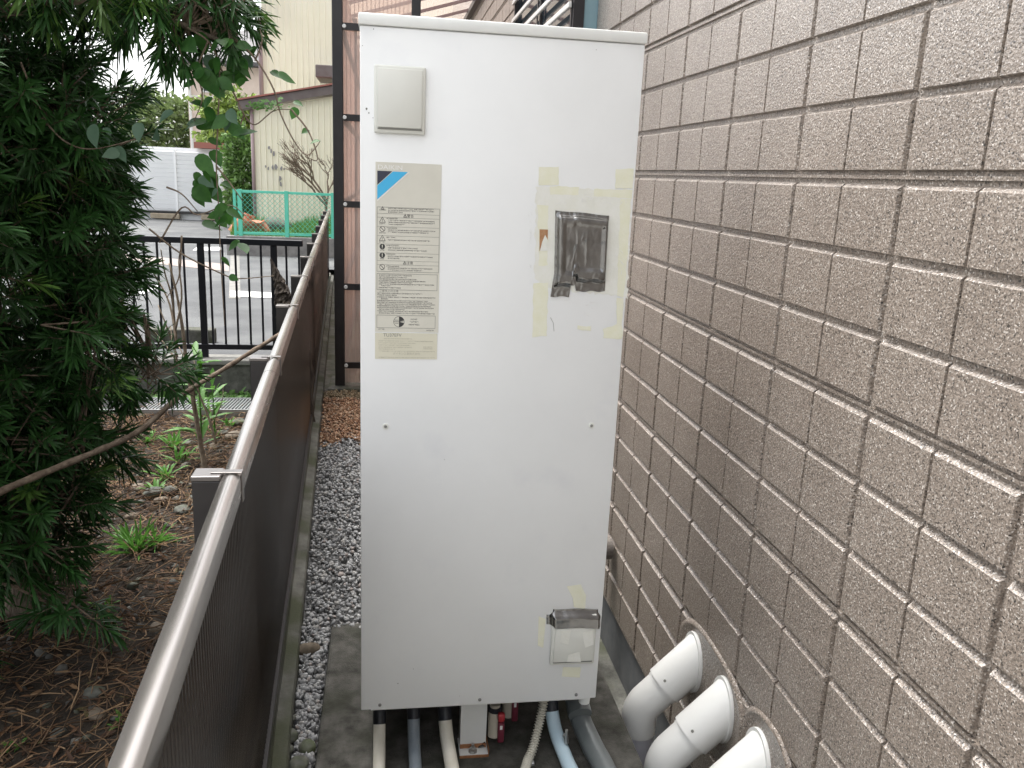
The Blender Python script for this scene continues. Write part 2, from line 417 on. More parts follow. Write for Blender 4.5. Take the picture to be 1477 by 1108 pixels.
# ------------------------------------------------------------------ layout constants
FS = -0.04737                                   # the brown fence runs a little to the left of the wall's direction
def fx(y): return -0.2988 + FS * (y - 1.8665)   # x of the fence's plane at y
WALL_X = 0.965
ROW, CS, ROW0, COL0 = 0.455 / 3, 0.21452, 1.5829, 2.7830
TX, TY, TZ, TW, TH = -0.0561, 1.9262, 0.1889, 0.628, 1.664
SOIL = -0.10

# ------------------------------------------------------------------ setting: ground sheets
mb = MB(); mb.add([(-300, -300, -0.52), (300, -300, -0.52), (300, 600, -0.52), (-300, 600, -0.52)], [(0, 1, 2, 3)])
structure(mb.build('ground', 'ground_bounce'))  # wide ground sheet, colour raised to bounce light onto the tank bottom

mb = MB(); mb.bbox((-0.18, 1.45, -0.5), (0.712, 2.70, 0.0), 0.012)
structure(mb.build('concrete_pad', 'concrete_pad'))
mb = MB(); mb.bbox((-0.18, -3.0, -0.5), (0.955, 1.445, -0.012), 0.012)  # unseen pale path, added to bounce light onto the tank's lower front
structure(mb.build('bounce_path', 'concrete_bounce'))

mb = MB(); mb.box((0.713, 1.446, -0.519), (1.02, 6.0, -0.50))
structure(mb.build('gap_floor', 'concrete_old'))

# gravel base left of and behind the pad
mb = MB()
xs = [(1.0, fx(1.0)), (-2.0, fx(-2.0))]
mb.add([(fx(-2) + 0.02, -2, -0.03), (-0.181, -2, -0.03), (-0.181, 2.71, -0.03), (fx(2.71) + 0.02, 2.71, -0.03)], [(0, 1, 2, 3)])
mb.add([(fx(2.71) + 0.02, 2.71, -0.03), (0.712, 2.71, -0.03), (0.712, 6.1, -0.03), (fx(6.1) + 0.02, 6.1, -0.03)], [(0, 1, 2, 3)])
structure(mb.build('gravel_path_base', 'gravel_bed'))

mb = MB()
mb.add([(fx(6.1), 6.11, -0.035), (0.96, 6.11, -0.035), (0.96, 13, -0.035), (fx(13), 13, -0.035)], [(0, 1, 2, 3)])
structure(mb.build('pavement', 'concrete_old'))

# kerb under the fence
mb = MB()
yk = np.arange(-2, 12.6, 0.12)
sec = [(-0.045, -0.3), (-0.045, 0.075), (0.012, 0.075), (0.016, 0.045), (0.052, 0.04), (0.057, 0.03), (0.057, -0.3)]
vs = []; fs = []
for i, y in enumerate(yk):
    for (dx, z) in sec:
        vs.append((fx(y) + dx + 0.003 * noise.noise((0, y * 3, z)), y, z + (0.006 * noise.noise((dx * 20, y * 4, 1.0)) if z > 0 else 0)))
n = len(sec)
for i in range(len(yk) - 1):
    for k in range(n - 1):
        fs.append((i * n + k, i * n + k + 1, (i + 1) * n + k + 1, (i + 1) * n + k))
mb.add(vs, fs)
structure(mb.build('kerb', 'concrete_old'))

# neighbour's soil plot
NX, NY = 90, 90
X = np.linspace(-7.0, -0.35, NX); Y = np.linspace(-1.5, 6.27, NY)
def soil_z(x, y):
    return SOIL + 0.035 * noise.noise((x * 1.7, y * 1.7, 0.3)) + 0.015 * noise.noise((x * 6, y * 6, 2.3)) + 0.04 * max(0, min(1, (-1.3 - x) * 0.8))
vs = [(min(x, fx(y) - 0.04), y, soil_z(x, y)) for y in Y for x in X]
fs = [(j * NX + i, j * NX + i + 1, (j + 1) * NX + i + 1, (j + 1) * NX + i) for j in range(NY - 1) for i in range(NX - 1)]
mb = MB(); mb.add(vs, fs)
structure(mb.build('soil', 'soil', smooth=True))

# raised parking lot behind a low concrete wall
LOT = 0.12
mb = MB(); mb.add([(-40, 6.42, LOT), (fx(6.4) - 0.3, 6.42, LOT), (-0.9, 12.4, LOT), (6, 14.2, LOT), (6, 60, LOT), (-40, 60, LOT)], [(0, 1, 2, 3, 4, 5)])
structure(mb.build('asphalt_lot', 'asphalt'))

rw = empty('retaining_wall', (-3, 6.3, -0.15), 'low mossy concrete wall under the black railing at the edge of the parking lot', 'wall')
mb = MB(); mb.bbox((-9, 6.27, -0.3), (fx(6.3) - 0.05, 6.44, 0.105), 0.008); mb.build('wall_body', 'concrete_old', rw)
mb = MB(); mb.bbox((-9, 6.25, 0.1055), (fx(6.3) - 0.05, 6.46, 0.145), 0.008); mb.build('coping', 'concrete_band', rw)

def sheet(name, pts, z, m):
    mb = MB(); mb.add([(p[0], p[1], z) for p in pts], [tuple(range(len(pts)))]); return structure(mb.build(name, m))

def lotp(u, v): p = at_z(u, v, LOT); return (p.x, p.y)
sheet('painted_line', [lotp(332, 428), lotp(332, 420), lotp(420, 424), lotp(420, 432)], LOT + 0.006, 'road_paint')
sheet('painted_line', [lotp(330, 431), lotp(347, 431), lotp(345, 356), lotp(333, 356)], LOT + 0.004, 'concrete_band')
sheet('painted_line', [lotp(345, 361), lotp(345, 365), lotp(470, 372), lotp(470, 368)], LOT + 0.008, 'road_paint')
sheet('painted_line', [lotp(278, 362), lotp(318, 362), lotp(322, 357), lotp(284, 357)], LOT + 0.008, 'road_paint')
sheet('painted_line', [lotp(196, 424), lotp(226, 412), lotp(232, 414), lotp(205, 426)], LOT + 0.006, 'road_paint')
sheet('brick_paving', [lotp(120, 370), lotp(330, 392), lotp(331, 382), lotp(120, 360)], LOT + 0.005, 'brick_paving')

mb = MB(); a = at_z(213, 496, LOT); b = at_z(306, 500, LOT)
mb.bbox((a.x, a.y, LOT + 0.001), (b.x, a.y + 0.13, LOT + 0.12), 0.012)
tag(mb.build('wheel_stop', 'concrete_old', base=((a.x + b.x) / 2, a.y, LOT)), 'weathered concrete wheel stop on the asphalt behind the black railing', 'wheel stop')

# gutter grate at the foot of the low wall
gr = empty('drain_grate', (-1.4, 5.72, SOIL), 'galvanised steel bar grate over the gutter at the foot of the low wall', 'grate')
mb = MB(); mb.box((-3.0, 5.58, SOIL - 0.1), (-0.62, 5.86, SOIL + 0.035)); mb.build('gutter_shade_fill', 'gutter_shade', gr)  # solid black fill; its colour stands in for the gutter's shade
mb = MB(); mb.box((-3.0, 5.57, SOIL - 0.02), (-0.62, 5.579, SOIL + 0.06)); mb.box((-3.0, 5.861, SOIL - 0.02), (-0.62, 5.87, SOIL + 0.06)); mb.build('grate_frame', 'galvanised', gr)
proto = None
x = -1.6
while x < -0.63:
    if proto is None:
        m_ = MB(); m_.obox((x, 5.58, SOIL + 0.045), (x + 0.03, 5.86, SOIL + 0.045), 0.006, 0.02); proto = m_.build('bar', 'galvanised', gr); x0 = x
    else:
        o = proto.copy(); col.objects.link(o); o.location.x += x - x0
    x += 0.022

# ------------------------------------------------------------------ house: siding wall
house = empty('house', (WALL_X, 3.0, -0.5), 'house wall of taupe speckled block-pattern siding rising beside the white tank', 'house')
WIN = (4.10, 6.06, 1.55, 3.05)                   # bay window: y0, y1, z0, z1
DEP = 0.011
mb = MB()
zb, zt = ROW0 - 12 * ROW, ROW0 + 22 * ROW
def wall_rect(mb, y0, y1, z0, z1):
    mb.box((WALL_X + DEP, y0, z0), (WALL_X + 0.12, y1, z1))
Y_A, Y_B = -2.5, 13.5
wall_rect(mb, Y_A, WIN[0], zb, zt); wall_rect(mb, WIN[1], Y_B, zb, zt)
wall_rect(mb, WIN[0], WIN[1], zb, WIN[2]); wall_rect(mb, WIN[0], WIN[1], WIN[3], zt)
mb.build('wall', 'siding', house)
mb = MB(); mb.box((WALL_X + 0.03, Y_A, -0.52), (WALL_X + 0.13, Y_B, zb - 0.001)); mb.build('foundation', 'foundation', house)
mb = MB(); mb.box((WALL_X + 0.12, Y_A, -0.5), (WALL_X + 5, Y_B, zt + 0.2)); mb.build('house_body', 'grey_wall', house)

def block_mesh(rowkind, side):
    """one moulded block; local origin at its grid cell's lower (z) near (y) corner, front at x=0, back at x=DEP"""
    # joint half-gaps at bottom/top, chamfers
    gb = {0: 0.005, 1: 0.005, 2: 0.012}[rowkind]; gt = {0: 0.012, 1: 0.005, 2: 0.005}[rowkind]
    cb, ct = 0.003, 0.009
    wide = (0.0065, 0.0028); thin = (0.0026, 0.0014)
    (gn, cn), (gf, cf) = (wide, thin) if side == 0 else (thin, wide)
    y0, y1, z0, z1 = gn, CS - gf, gb, ROW - gt
    v = [(DEP, y0, z0), (DEP, y1, z0), (DEP, y1, z1), (DEP, y0, z1),
         (0, y0 + cn, z0 + cb), (0, y1 - cf, z0 + cb), (0, y1 - cf, z1 - ct), (0, y0 + cn, z1 - ct)]
    f = [(4, 7, 6, 5), (0, 4, 5, 1), (1, 5, 6, 2), (2, 6, 7, 3), (3, 7, 4, 0)]
    me = bpy.data.meshes.new('siding_block'); me.from_pydata(v, [], f); me.materials.append(M['siding']); me.validate()
    return me, v, f

BLK = {}
# row between line j (top) and j+1 (bottom): line index multiple of 3 = board joint
for rk in range(3):
    for sd_ in range(2):
        BLK[(rk, sd_)] = block_mesh(rk, sd_)
cells = []
for j in range(-12, 12):
    rk = j % 3                                    # 0: top is a board joint, 2: bottom is a board joint
    z = ROW0 - (j + 1) * ROW
    for i in range(-49, 22):                      # column between line i (far) and i+1 (near)
        yn = COL0 - (i + 1) * CS
        if yn + CS > WIN[0] - 0.03 and yn < WIN[1] + 0.03 and z + ROW > WIN[2] - 0.03 and z < WIN[3] + 0.03: continue
        side = 0 if (i + 1) % 2 == 0 else 1       # even lines are the wide joints
        c = (WALL_X, yn + CS / 2, z + ROW / 2)
        score = 0
        u, v, d = to_px(c)
        if d > 0.2 and -60 < u < 1540 and -60 < v < 1170:
            hidden = (u < 925 - 0.07 * (v - 60) and v > 40)
            score = 0 if hidden else 1.0 / (d * d * d)
        cells.append((score, rk, side, yn, z))
cells.sort(key=lambda t: -t[0])
rest = MB()
for k, (score, rk, side, yn, z) in enumerate(cells):
    me, v, f = BLK[(rk, side)]
    if k < 298 and score > 0:
        shared('siding_block', me, (WALL_X, yn, z), house)
    else:
        rest.add([(p[0] + WALL_X, p[1] + yn, p[2] + z) for p in v], f)
ro = rest.build('siding_blocks_distant', 'siding', house); ro['kind'] = 'stuff'
# thin bead in the middle of each board joint
for j in range(-12, 13, 3):
    z = ROW0 - j * ROW
    segs = [(Y_A, Y_B)]
    if WIN[2] - 0.02 < z < WIN[3] + 0.02: segs = [(Y_A, WIN[0] - 0.03), (WIN[1] + 0.03, Y_B)]
    mb = MB()
    for a, b in segs:
        mb.box((WALL_X + 0.004, a, z - 0.0035 + 0.001), (WALL_X + 0.02, b, z + 0.0035 + 0.001))
    mb.build('joint_bead', 'siding', house)

# mortar patches round the pipe entries
def patch(cy, cz, ry, rz, e=2.6):
    mb = MB(); n = 40
    ring = []
    for k in range(n):
        a = 2 * math.pi * k / n; c, s = math.cos(a), math.sin(a)
        f = 1 + 0.05 * noise.noise((c * 1.5 + cy * 3, s * 1.5, 0.5))
        ring.append((cy + ry * f * math.copysign(abs(c) ** (2 / e), c), cz + rz * f * math.copysign(abs(s) ** (2 / e), s)))
    prof = [(1.07, 0.003), (1.03, -0.005), (0.99, -0.0085), (0.94, -0.006), (0.86, -0.0022), (0.4, -0.002)]
    vs = [(WALL_X + dx, cy + (y - cy) * s, cz + (z - cz) * s) for s, dx in prof for y, z in ring]
    fs = [(i * n + k, i * n + (k + 1) % n, (i + 1) * n + (k + 1) % n, (i + 1) * n + k) for i in range(len(prof) - 1) for k in range(n)]
    fs.append(tuple((len(prof) - 1) * n + k for k in range(n)))
    mb.add(vs, fs); return mb.build('mortar_patch', 'siding', house, smooth=True)
patch(2.09, 0.095, 0.25, 0.14)
patch(1.70, 0.11, 0.135, 0.135)

# bay window with a grille
bay = MB()
bx = WALL_X - 0.104
y0, y1, z0, z1 = WIN
for (ya, yb) in ((y0, y0 + 0.055), (y1 - 0.05, y1)):
    bay.box((bx, ya, z0), (bx + 0.05, yb, z1))
bay.box((bx, y0 + 0.0552, z0), (bx + 0.05, y1 - 0.0502, z0 + 0.05)); bay.box((bx, y0 + 0.0552, z1 - 0.05), (bx + 0.05, y1 - 0.0502, z1))
bay.box((bx + 0.0502, y0, z0 - 0.03), (WALL_X + 0.1, y1, z0 - 0.001)); bay.box((bx - 0.01, y0 - 0.01, z1 + 0.001), (WALL_X + 0.1, y1 + 0.01, z1 + 0.04))
bay.box((bx + 0.01, (y0 + y1) / 2 - 0.02, z0 + 0.0502), (bx + 0.045, (y0 + y1) / 2 + 0.02, z1 - 0.0502))
bayo = bay.build('bay_window', 'bar_dark', house)
mb = MB(); mb.box((bx + 0.02, y0 + 0.056, z0 + 0.051), (bx + 0.026, y1 - 0.051, z1 - 0.051)); mb.build('pane', 'window_glass', bayo)
mb = MB(); mb.box((bx + 0.051, y0 + 0.006, z0 + 0.001), (WALL_X + 0.05, y0 + 0.012, z1 - 0.001)); mb.build('pane', 'glass_blue', bayo)
z = z0 + 0.09
while z < z1 - 0.06:
    mb = MB(); mb.bbox((bx - 0.022, y0 + 0.02, z), (bx - 0.006, y1 - 0.02, z + 0.026), 0.004); mb.build('grille_bar', 'slat_white', bayo)
    z += 0.115
for y in (y0 + 0.03, (y0 + y1) / 2, y1 - 0.05):
    mb = MB(); mb.box((bx - 0.0055, y, z0), (bx - 0.0005, y + 0.025, z1)); mb.build('grille_bracket', 'bar_dark', bayo)

# ------------------------------------------------------------------ hot water tank
tank = empty('water_heater_tank', (TX + TW / 2, TY + 0.35, 0), 'tall white hot water storage tank with a worn instruction label and taped opening', 'water heater')

def tp(u, v, out=0.0):
    p = at_y(u, v, TY); return Vector((p.x, TY - out, p.z))

def tl(x, z, out=0.0): return Vector((TX + x, TY - out, TZ + z))

mb = MB(); mb.bbox((TX + 0.003, TY + 0.0165, TZ + 0.006), (TX + TW - 0.003, TY + 0.72, TZ + TH - 0.004), 0.006); mb.build('casing', 'tank_paint', tank, smooth=True, auto=40)
mb = MB(); mb.bbox((TX, TY, TZ), (TX + TW, TY + 0.016, TZ + TH - 0.001), 0.003); mb.build('front_panel', 'tank_paint', tank, smooth=True, auto=40)
mb = MB(); mb.bbox((TX - 0.0035, TY - 0.005, TZ + TH), (TX + TW + 0.0035, TY + 0.725, TZ + TH + 0.024), 0.004); mb.build('top_cap', 'tank_cap', tank, smooth=True, auto=40)
mb = MB(); mb.box((TX + 0.02, TY + 0.017, TZ - 0.012), (TX + TW - 0.02, TY + 0.70, TZ + 0.0055)); mb.build('base_plate', 'under_dark', tank)
mb = MB(); mb.box((TX + 0.025, TY + 0.004, TZ - 0.004), (TX + TW - 0.025, TY + 0.012, TZ - 0.0003)); mb.build('bottom_lip', 'tank_cap', tank)

def foot(cx, yf):
    mb = MB(); w = 0.036
    mb.box((cx - w, yf + 0.035, 0.006), (cx + w, yf + 0.039, TZ - 0.0125))
    mb.box((cx - w, yf + 0.0392, 0.006), (cx - w + 0.004, yf + 0.075, TZ - 0.0125)); mb.box((cx + w - 0.004, yf + 0.0392, 0.006), (cx + w, yf + 0.075, TZ - 0.0125))
    f = mb.build('foot', 'tank_cap', tank)
    mb = MB(); mb.bbox((cx - w - 0.003, yf, 0.0), (cx + w + 0.004, yf + 0.08, 0.0055), 0.001); mb.build('anchor_plate', 'tank_cap', f)
    mb = MB()
    mb.box((cx - w - 0.0035, yf - 0.001, 0.0), (cx + w + 0.0045, yf + 0.0025, 0.0065)); mb.box((cx - w - 0.0005, yf + 0.0322, 0.0058), (cx + w + 0.0005, yf + 0.0348, 0.018))
    mb.box((cx + w + 0.0042, yf + 0.003, 0.0), (cx + w + 0.0055, yf + 0.0795, 0.02))
    mb.build('rust_edge', 'rust', f)
    mb = MB(); c = (cx - 0.002, yf + 0.018)
    mb.tube([(c[0], c[1], 0.0056), (c[0], c[1], 0.0085)], 0.012, 14); mb.tube([(c[0], c[1], 0.0086), (c[0], c[1], 0.017)], 0.009, 6); mb.tube([(c[0], c[1], 0.0171), (c[0], c[1], 0.030)], 0.0042, 8)
    mb.build('anchor_bolt', 'steel', f)
foot(0.2485, 1.957)
foot(0.04, 2.50); foot(0.47, 2.50)
mb = MB(); mb.add([(0.262, 1.985, 0.007), (0.281, 1.988, 0.007), (0.283, 1.992, 0.022), (0.266, 1.992, 0.014)], [(0, 1, 2, 3)]); mb.build('foil_scrap', 'foil', tank)

# screws
def screw(p, r=0.005, cup=False):
    mb = MB(); p = Vector(p)
    if cup:
        mb.tube([p + Vector((0, 0.0005, 0)), p + Vector((0, -0.002, 0))], [r * 1.7, r * 1.5], 16)
        o = mb.build('screw_cup', 'cover_plastic', tank)
        mb = MB(); mb.tube([p + Vector((0, -0.0021, 0)), p + Vector((0, -0.004, 0))], [r * 0.85, r * 0.6], 12); mb.build('screw', 'screw', o)
    else:
        mb.tube([p + Vector((0, 0.0005, 0)), p + Vector((0, -0.0025, 0)), p + Vector((0, -0.004, 0))], [r, r * 0.9, r * 0.5], 12); mb.build('screw', 'screw', tank)
screw(tl(0.0586, 0.773), 0.0046, True); screw(tl(0.5639, 0.774), 0.0046, True)
for x in (0.0485, 0.3105, 0.5726): screw(tl(x, 0.0138), 0.0046)

# service covers
def cover(a, d, tilt, name):
    """a: upper left, d: lower right (tank local x, z)"""
    (x0, z1), (x1, z0) = a, d
    mb = MB(); mb.bbox((TX + x0, TY - 0.010, TZ + z0), (TX + x1, TY - 0.0003, TZ + z1), 0.006, 3)
    o = mb.build(name, 'cover_plastic', tank, smooth=True, auto=50)
    mb = MB(); mb.bbox((TX + x0 + 0.0075, TY - 0.0150, TZ + z0 + 0.0125), (TX + x1 - 0.0075, TY - 0.0102, TZ + z1 - 0.0075), 0.002, 2); mb.build('lid', 'cover_plastic', o, smooth=True, auto=40)
    mb = MB(); mb.box((TX + x0 + 0.008, TY - 0.0125, TZ + z0 + 0.0085), (TX + x1 - 0.007, TY - 0.0103, TZ + z0 + 0.0115)); mb.build('slot_shade_strip', 'ink_grey', o)  # raised dark strip, the slot's shade put into its colour
    return o
cover((0.030, 1.586), (0.141, 1.4445), 0, 'service_cover')
cv2 = cover((0.493, 0.258), (0.613, 0.1115), 0, 'service_cover')

# ---- label
LX0, LX1, LZ0, LZ1 = 0.0335, 0.1795, 0.9385, 1.3840
def lb(x, y, out=0.001):
    """photo crop coordinates of the label -> point on the tank"""
    return tl(LX0 + (x - 140) / 326 * (LX1 - LX0), LZ1 - (y - 82) / 986 * (LZ1 - LZ0), out)
def strip(mb, x0, y0, x1, y1, out, th=0.00015):
    a, b = lb(x0, y1, out), lb(x1, y0, out)
    mb.box((a.x, a.y - th, a.z), (b.x, a.y, b.z))
mb = MB(); strip(mb, 140, 82, 466, 926, 0.0004, 0.0005); label = mb.build('instruction_label', 'label_cream', tank)
mb = MB(); strip(mb, 140, 931, 462, 1068, 0.0004, 0.0005); plate = mb.build('rating_plate', 'plate_cream', tank)
O1 = 0.0011
mb = MB(); mb.poly([lb(149, 124, O1), lb(222, 124, O1), lb(149, 192, O1)], 0.0002, (0, -1, 0)); mb.build('logo', 'logo_navy', label)
mb = MB(); mb.poly([lb(149, 195, O1), lb(226, 125, O1), lb(299, 125, O1), lb(149, 262, O1)], 0.0002, (0, -1, 0)); mb.build('logo', 'logo_cyan', label)
mb = MB(); mb.poly([lb(149, 264, O1), lb(300, 127, O1), lb(306, 127, O1), lb(149, 270, O1)], 0.0002, (0, -1, 0)); mb.build('logo_edge', 'ink_white', label)

def text(body, x, y, h, m, parent, align='LEFT', out=O1, squeeze=1.0, name='lettering'):
    cu = bpy.data.curves.new('t', 'FONT'); cu.body = body; cu.align_x = align; cu.align_y = 'CENTER'; cu.size = h; cu.fill_mode = 'FRONT'
    to = bpy.data.objects.new('t', cu); col.objects.link(to)
    dg = bpy.context.evaluated_depsgraph_get()
    me = bpy.data.meshes.new_from_object(to.evaluated_get(dg))
    bpy.data.objects.remove(to); bpy.data.curves.remove(cu)
    c = lb(x, y, out); off = OFF[parent.name]
    for v in me.vertices:
        v.co = Vector((c.x + v.co.x * squeeze, c.y - 0.0001, c.z + v.co.y)) - off
    me.name = name; me.materials.clear(); me.materials.append(M[m])
    if len(me.polygons) == 0: return None
    o = bpy.data.objects.new(name, me); col.objects.link(o); o.parent = parent; OFF[o.name] = off
    return o
UN = 0.446 / 986                                   # metres per label pixel
text('DAIKIN', 150, 107, 30 * UN, 'ink_white', label, squeeze=1.22)
text('\u8b66\u544a', 297, 339, 17 * UN, 'ink', label)
text('\u6ce8\u610f', 297, 572, 17 * UN, 'ink', label)
text('\u3054\u4f7f\u7528\u4e0a\u306e\u6ce8\u610f', 160, 715, 14 * UN, 'ink_grey', label)
text('TU37EFV', 182, 943, 24 * UN, 'ink_grey', plate)
text('\u30c0\u30a4\u30ad\u30f3\u5de5\u696d\u682a\u5f0f\u4f1a\u793e', 232, 1040, 14 * UN, 'ink_faint', plate)
# frames
mb = MB()
for (x0, y0, x1, y1) in ((148, 297, 462, 617), (148, 626, 456, 709), (148, 838, 450, 905)):
    t = 1.8
    strip(mb, x0, y0, x1, y0 + t, O1); strip(mb, x0, y1 - t, x1, y1, O1); strip(mb, x0, y0 + t, x0 + t, y1 - t, O1); strip(mb, x1 - t, y0 + t, x1, y1 - t, O1)
for y in (328, 347, 392, 437, 478, 522, 561, 581): strip(mb, 150, y, 460, y + 1.3, O1)
mb.build('frame_lines', 'ink_grey', label)
# small print: too fine to read in the photograph, so broken strokes of the same weight
mb = MB()
def small_print(mb, x0, x1, y, h=6.0):
    x = x0
    while x < x1:
        w = rnd.uniform(2.5, 6)
        hh = h * rnd.uniform(0.55, 1.0)
        strip(mb, x, y - hh / 2, min(x + w, x1), y - hh / 2 + 1.5, O1)
        if rnd.random() < 0.75: strip(mb, x, y + hh / 2 - 1.5, min(x + w * 0.9, x1), y + hh / 2, O1)
        if rnd.random() < 0.6: strip(mb, x + w * 0.3, y - hh / 2 + 1.6, x + w * 0.3 + 1.4, y + hh / 2 - 1.6, O1)
        x += w + rnd.uniform(0.8, 2.2)
for x0, x1, y in ((203, 430, 303), (203, 432, 312), (203, 275, 321), (196, 250, 352), (203, 436, 361), (203, 436, 371), (203, 285, 381), (196, 250, 399), (203, 440, 409), (203, 405, 419),
                  (196, 240, 445), (203, 414, 458), (196, 258, 486), (203, 352, 497), (203, 400, 508), (196, 240, 528), (203, 430, 539), (203, 262, 549), (196, 260, 589), (203, 430, 598), (203, 375, 608),
                  (160, 300, 645), (158, 350, 654), (158, 395, 663), (158, 330, 671), (158, 440, 680), (170, 215, 688), (158, 270, 698),
                  (150, 380, 727), (150, 250, 736), (150, 448, 746), (170, 205, 755), (150, 410, 764), (150, 430, 773), (150, 446, 782), (150, 425, 791), (150, 440, 800), (160, 290, 809), (150, 412, 818), (160, 446, 828),
                  (158, 188, 912), (405, 442, 915), (160, 192, 312), (160, 190, 379), (160, 190, 424), (160, 190, 469), (165, 185, 510), (165, 185, 552), (168, 186, 609)):
    small_print(mb, x0, x1, y)
mb.build('small_print', 'ink', label)
mb = MB()
small_print(mb, 160, 325, 635, 8)
for y, x0, x1 in ((858, 322, 356), (872, 318, 362), (886, 312, 368)): small_print(mb, x0, x1, y, 8)
mb.build('small_print', 'ink', label)
mb = MB()
for x0, x1, y in ((185, 330, 961), (158, 440, 973), (158, 350, 984), (158, 320, 995), (158, 330, 1006), (158, 245, 1016), (390, 438, 1003), (390, 438, 1012), (160, 450, 1027), (160, 450, 1060)):
    small_print(mb, x0, x1, y, 5)
mb.build('small_print', 'ink_faint', plate)
# pictograms
def circle_pts(cx, cy, r, n=24): return [lb(cx + r * math.cos(2 * math.pi * k / n), cy + r * math.sin(2 * math.pi * k / n), O1) for k in range(n)]
def ring(mb, cx, cy, r, w, n=24):
    a = circle_pts(cx, cy, r, n); b = circle_pts(cx, cy, r - w, n)
    mb.add([p[:] for p in a + b], [(k, (k + 1) % n, n + (k + 1) % n, n + k) for k in range(n)])
mb = MB()
for cx, cy, s in ((175, 303, 8), (175, 361, 15), (175, 451, 15), (288, 338, 8), (288, 571, 8)):
    P3 = [(cx, cy - s), (cx + s, cy + s * 0.75), (cx - s, cy + s * 0.75)]
    for k in range(3):
        (ax, ay), (bx_, by_) = P3[k], P3[(k + 1) % 3]
        L = math.hypot(bx_ - ax, by_ - ay); nx, ny = (by_ - ay) / L * 1.1, -(bx_ - ax) / L * 1.1
        mb.add([lb(ax + nx, ay + ny, O1)[:], lb(bx_ + nx, by_ + ny, O1)[:], lb(bx_ - nx, by_ - ny, O1)[:], lb(ax - nx, ay - ny, O1)[:]], [(0, 1, 2, 3)])
    strip(mb, cx - 1, cy - s * 0.4, cx + 1, cy + s * 0.25, O1); strip(mb, cx - 1, cy + s * 0.38, cx + 1, cy + s * 0.58, O1)
for cx, cy in ((175, 405), (175, 593)):
    ring(mb, cx, cy, 14, 2.4)
    mb.add([lb(cx - 10, cy - 8, O1)[:], lb(cx - 8, cy - 10, O1)[:], lb(cx + 10, cy + 8, O1)[:], lb(cx + 8, cy + 10, O1)[:]], [(0, 1, 2, 3)])
for cx, cy in ((175, 492), (175, 535)):
    mb.add([p[:] for p in circle_pts(cx, cy, 14)], [tuple(range(24))])
cx, cy = 262, 872
ring(mb, cx, cy, 28, 2.0, 32)
mb.add([lb(cx, cy, O1)[:]] + [lb(cx + 28 * math.cos(a), cy + 28 * math.sin(a), O1)[:] for a in np.linspace(-math.pi / 2, -0.25, 9)], [tuple(range(10))])
mb.add([lb(cx, cy, O1)[:]] + [lb(cx + 28 * math.cos(a), cy + 28 * math.sin(a), O1)[:] for a in np.linspace(0.25, math.pi / 2, 9)], [tuple(range(10))])
strip(mb, cx - 22, cy - 9, cx - 2, cy - 7, O1); strip(mb, cx - 27, cy - 1, cx + 24, cy + 1.2, O1); strip(mb, cx - 20, cy + 7, cx - 2, cy + 9, O1)
mb.build('pictograms', 'ink', label)
mb = MB()
for cx, cy in ((175, 492), (175, 535)):
    strip(mb, cx - 1.8, cy - 9, cx + 1.8, cy + 3, O1 + 0.0002); strip(mb, cx - 1.8, cy + 5, cx + 1.8, cy + 8.5, O1 + 0.0002)
mb.build('pictograms', 'label_cream', label)

# ---- tape and foil round the opening (crop of 730,220 at 0.2528 px)
def tq(x, y, out=0.001): return tp(730 + x * 0.2528, 220 + y * 0.2528, out)
def ragged(pts, amp, step, out):
    res = []
    for k in range(len(pts)):
        a, b = pts[k], pts[(k + 1) % len(pts)]; L = math.hypot(b[0] - a[0], b[1] - a[1]); m = max(1, int(L / step))
        for q in range(m):
            t = q / m; res.append(tq(a[0] + (b[0] - a[0]) * t + rnd.uniform(-amp, amp), a[1] + (b[1] - a[1]) * t + rnd.uniform(-amp, amp), out))
    return res
tape_specs = [('tape_pale', [(170, 190), (712, 225), (690, 830), (230, 770), (160, 720)], 9, 0.0003),
              ('tape_yellow', [(185, 85), (300, 83), (300, 188), (183, 188)], 2, 0.0005), ('tape_yellow', [(300, 192), (415, 200), (412, 245), (250, 240), (252, 195)], 3, 0.0005),
              ('tape_yellow', [(500, 208), (722, 214), (716, 262), (498, 248)], 3, 0.0005), ('tape_yellow', [(625, 95), (727, 92), (722, 206), (622, 205)], 2, 0.0007),
              ('tape_yellow', [(652, 262), (714, 264), (672, 830), (630, 820)], 4, 0.0007), ('tape_yellow', [(155, 745), (240, 742), (232, 1048), (150, 1052)], 3, 0.0005),
              ('tape_yellow', [(405, 988), (487, 992), (485, 1016), (404, 1010)], 3, 0.0005), ('tape_yellow', [(550, 1010), (630, 982), (664, 985), (660, 1066), (556, 1058)], 4, 0.0007),
              ('tape_yellow', [(630, 832), (668, 832), (660, 984), (628, 982)], 3, 0.0009), ('tape_yellow', [(178, 300), (240, 300), (236, 640), (190, 650)], 5, 0.0005)]
for m_, pts, amp, out in tape_specs:
    mb = MB(); mb.poly(ragged(pts, amp, 22, out), 0.0002, (0, -1, 0)); mb.build('tape_residue', m_, tank)
mb = MB()  # white threads: scratchy glue, plus film glints put into the colour
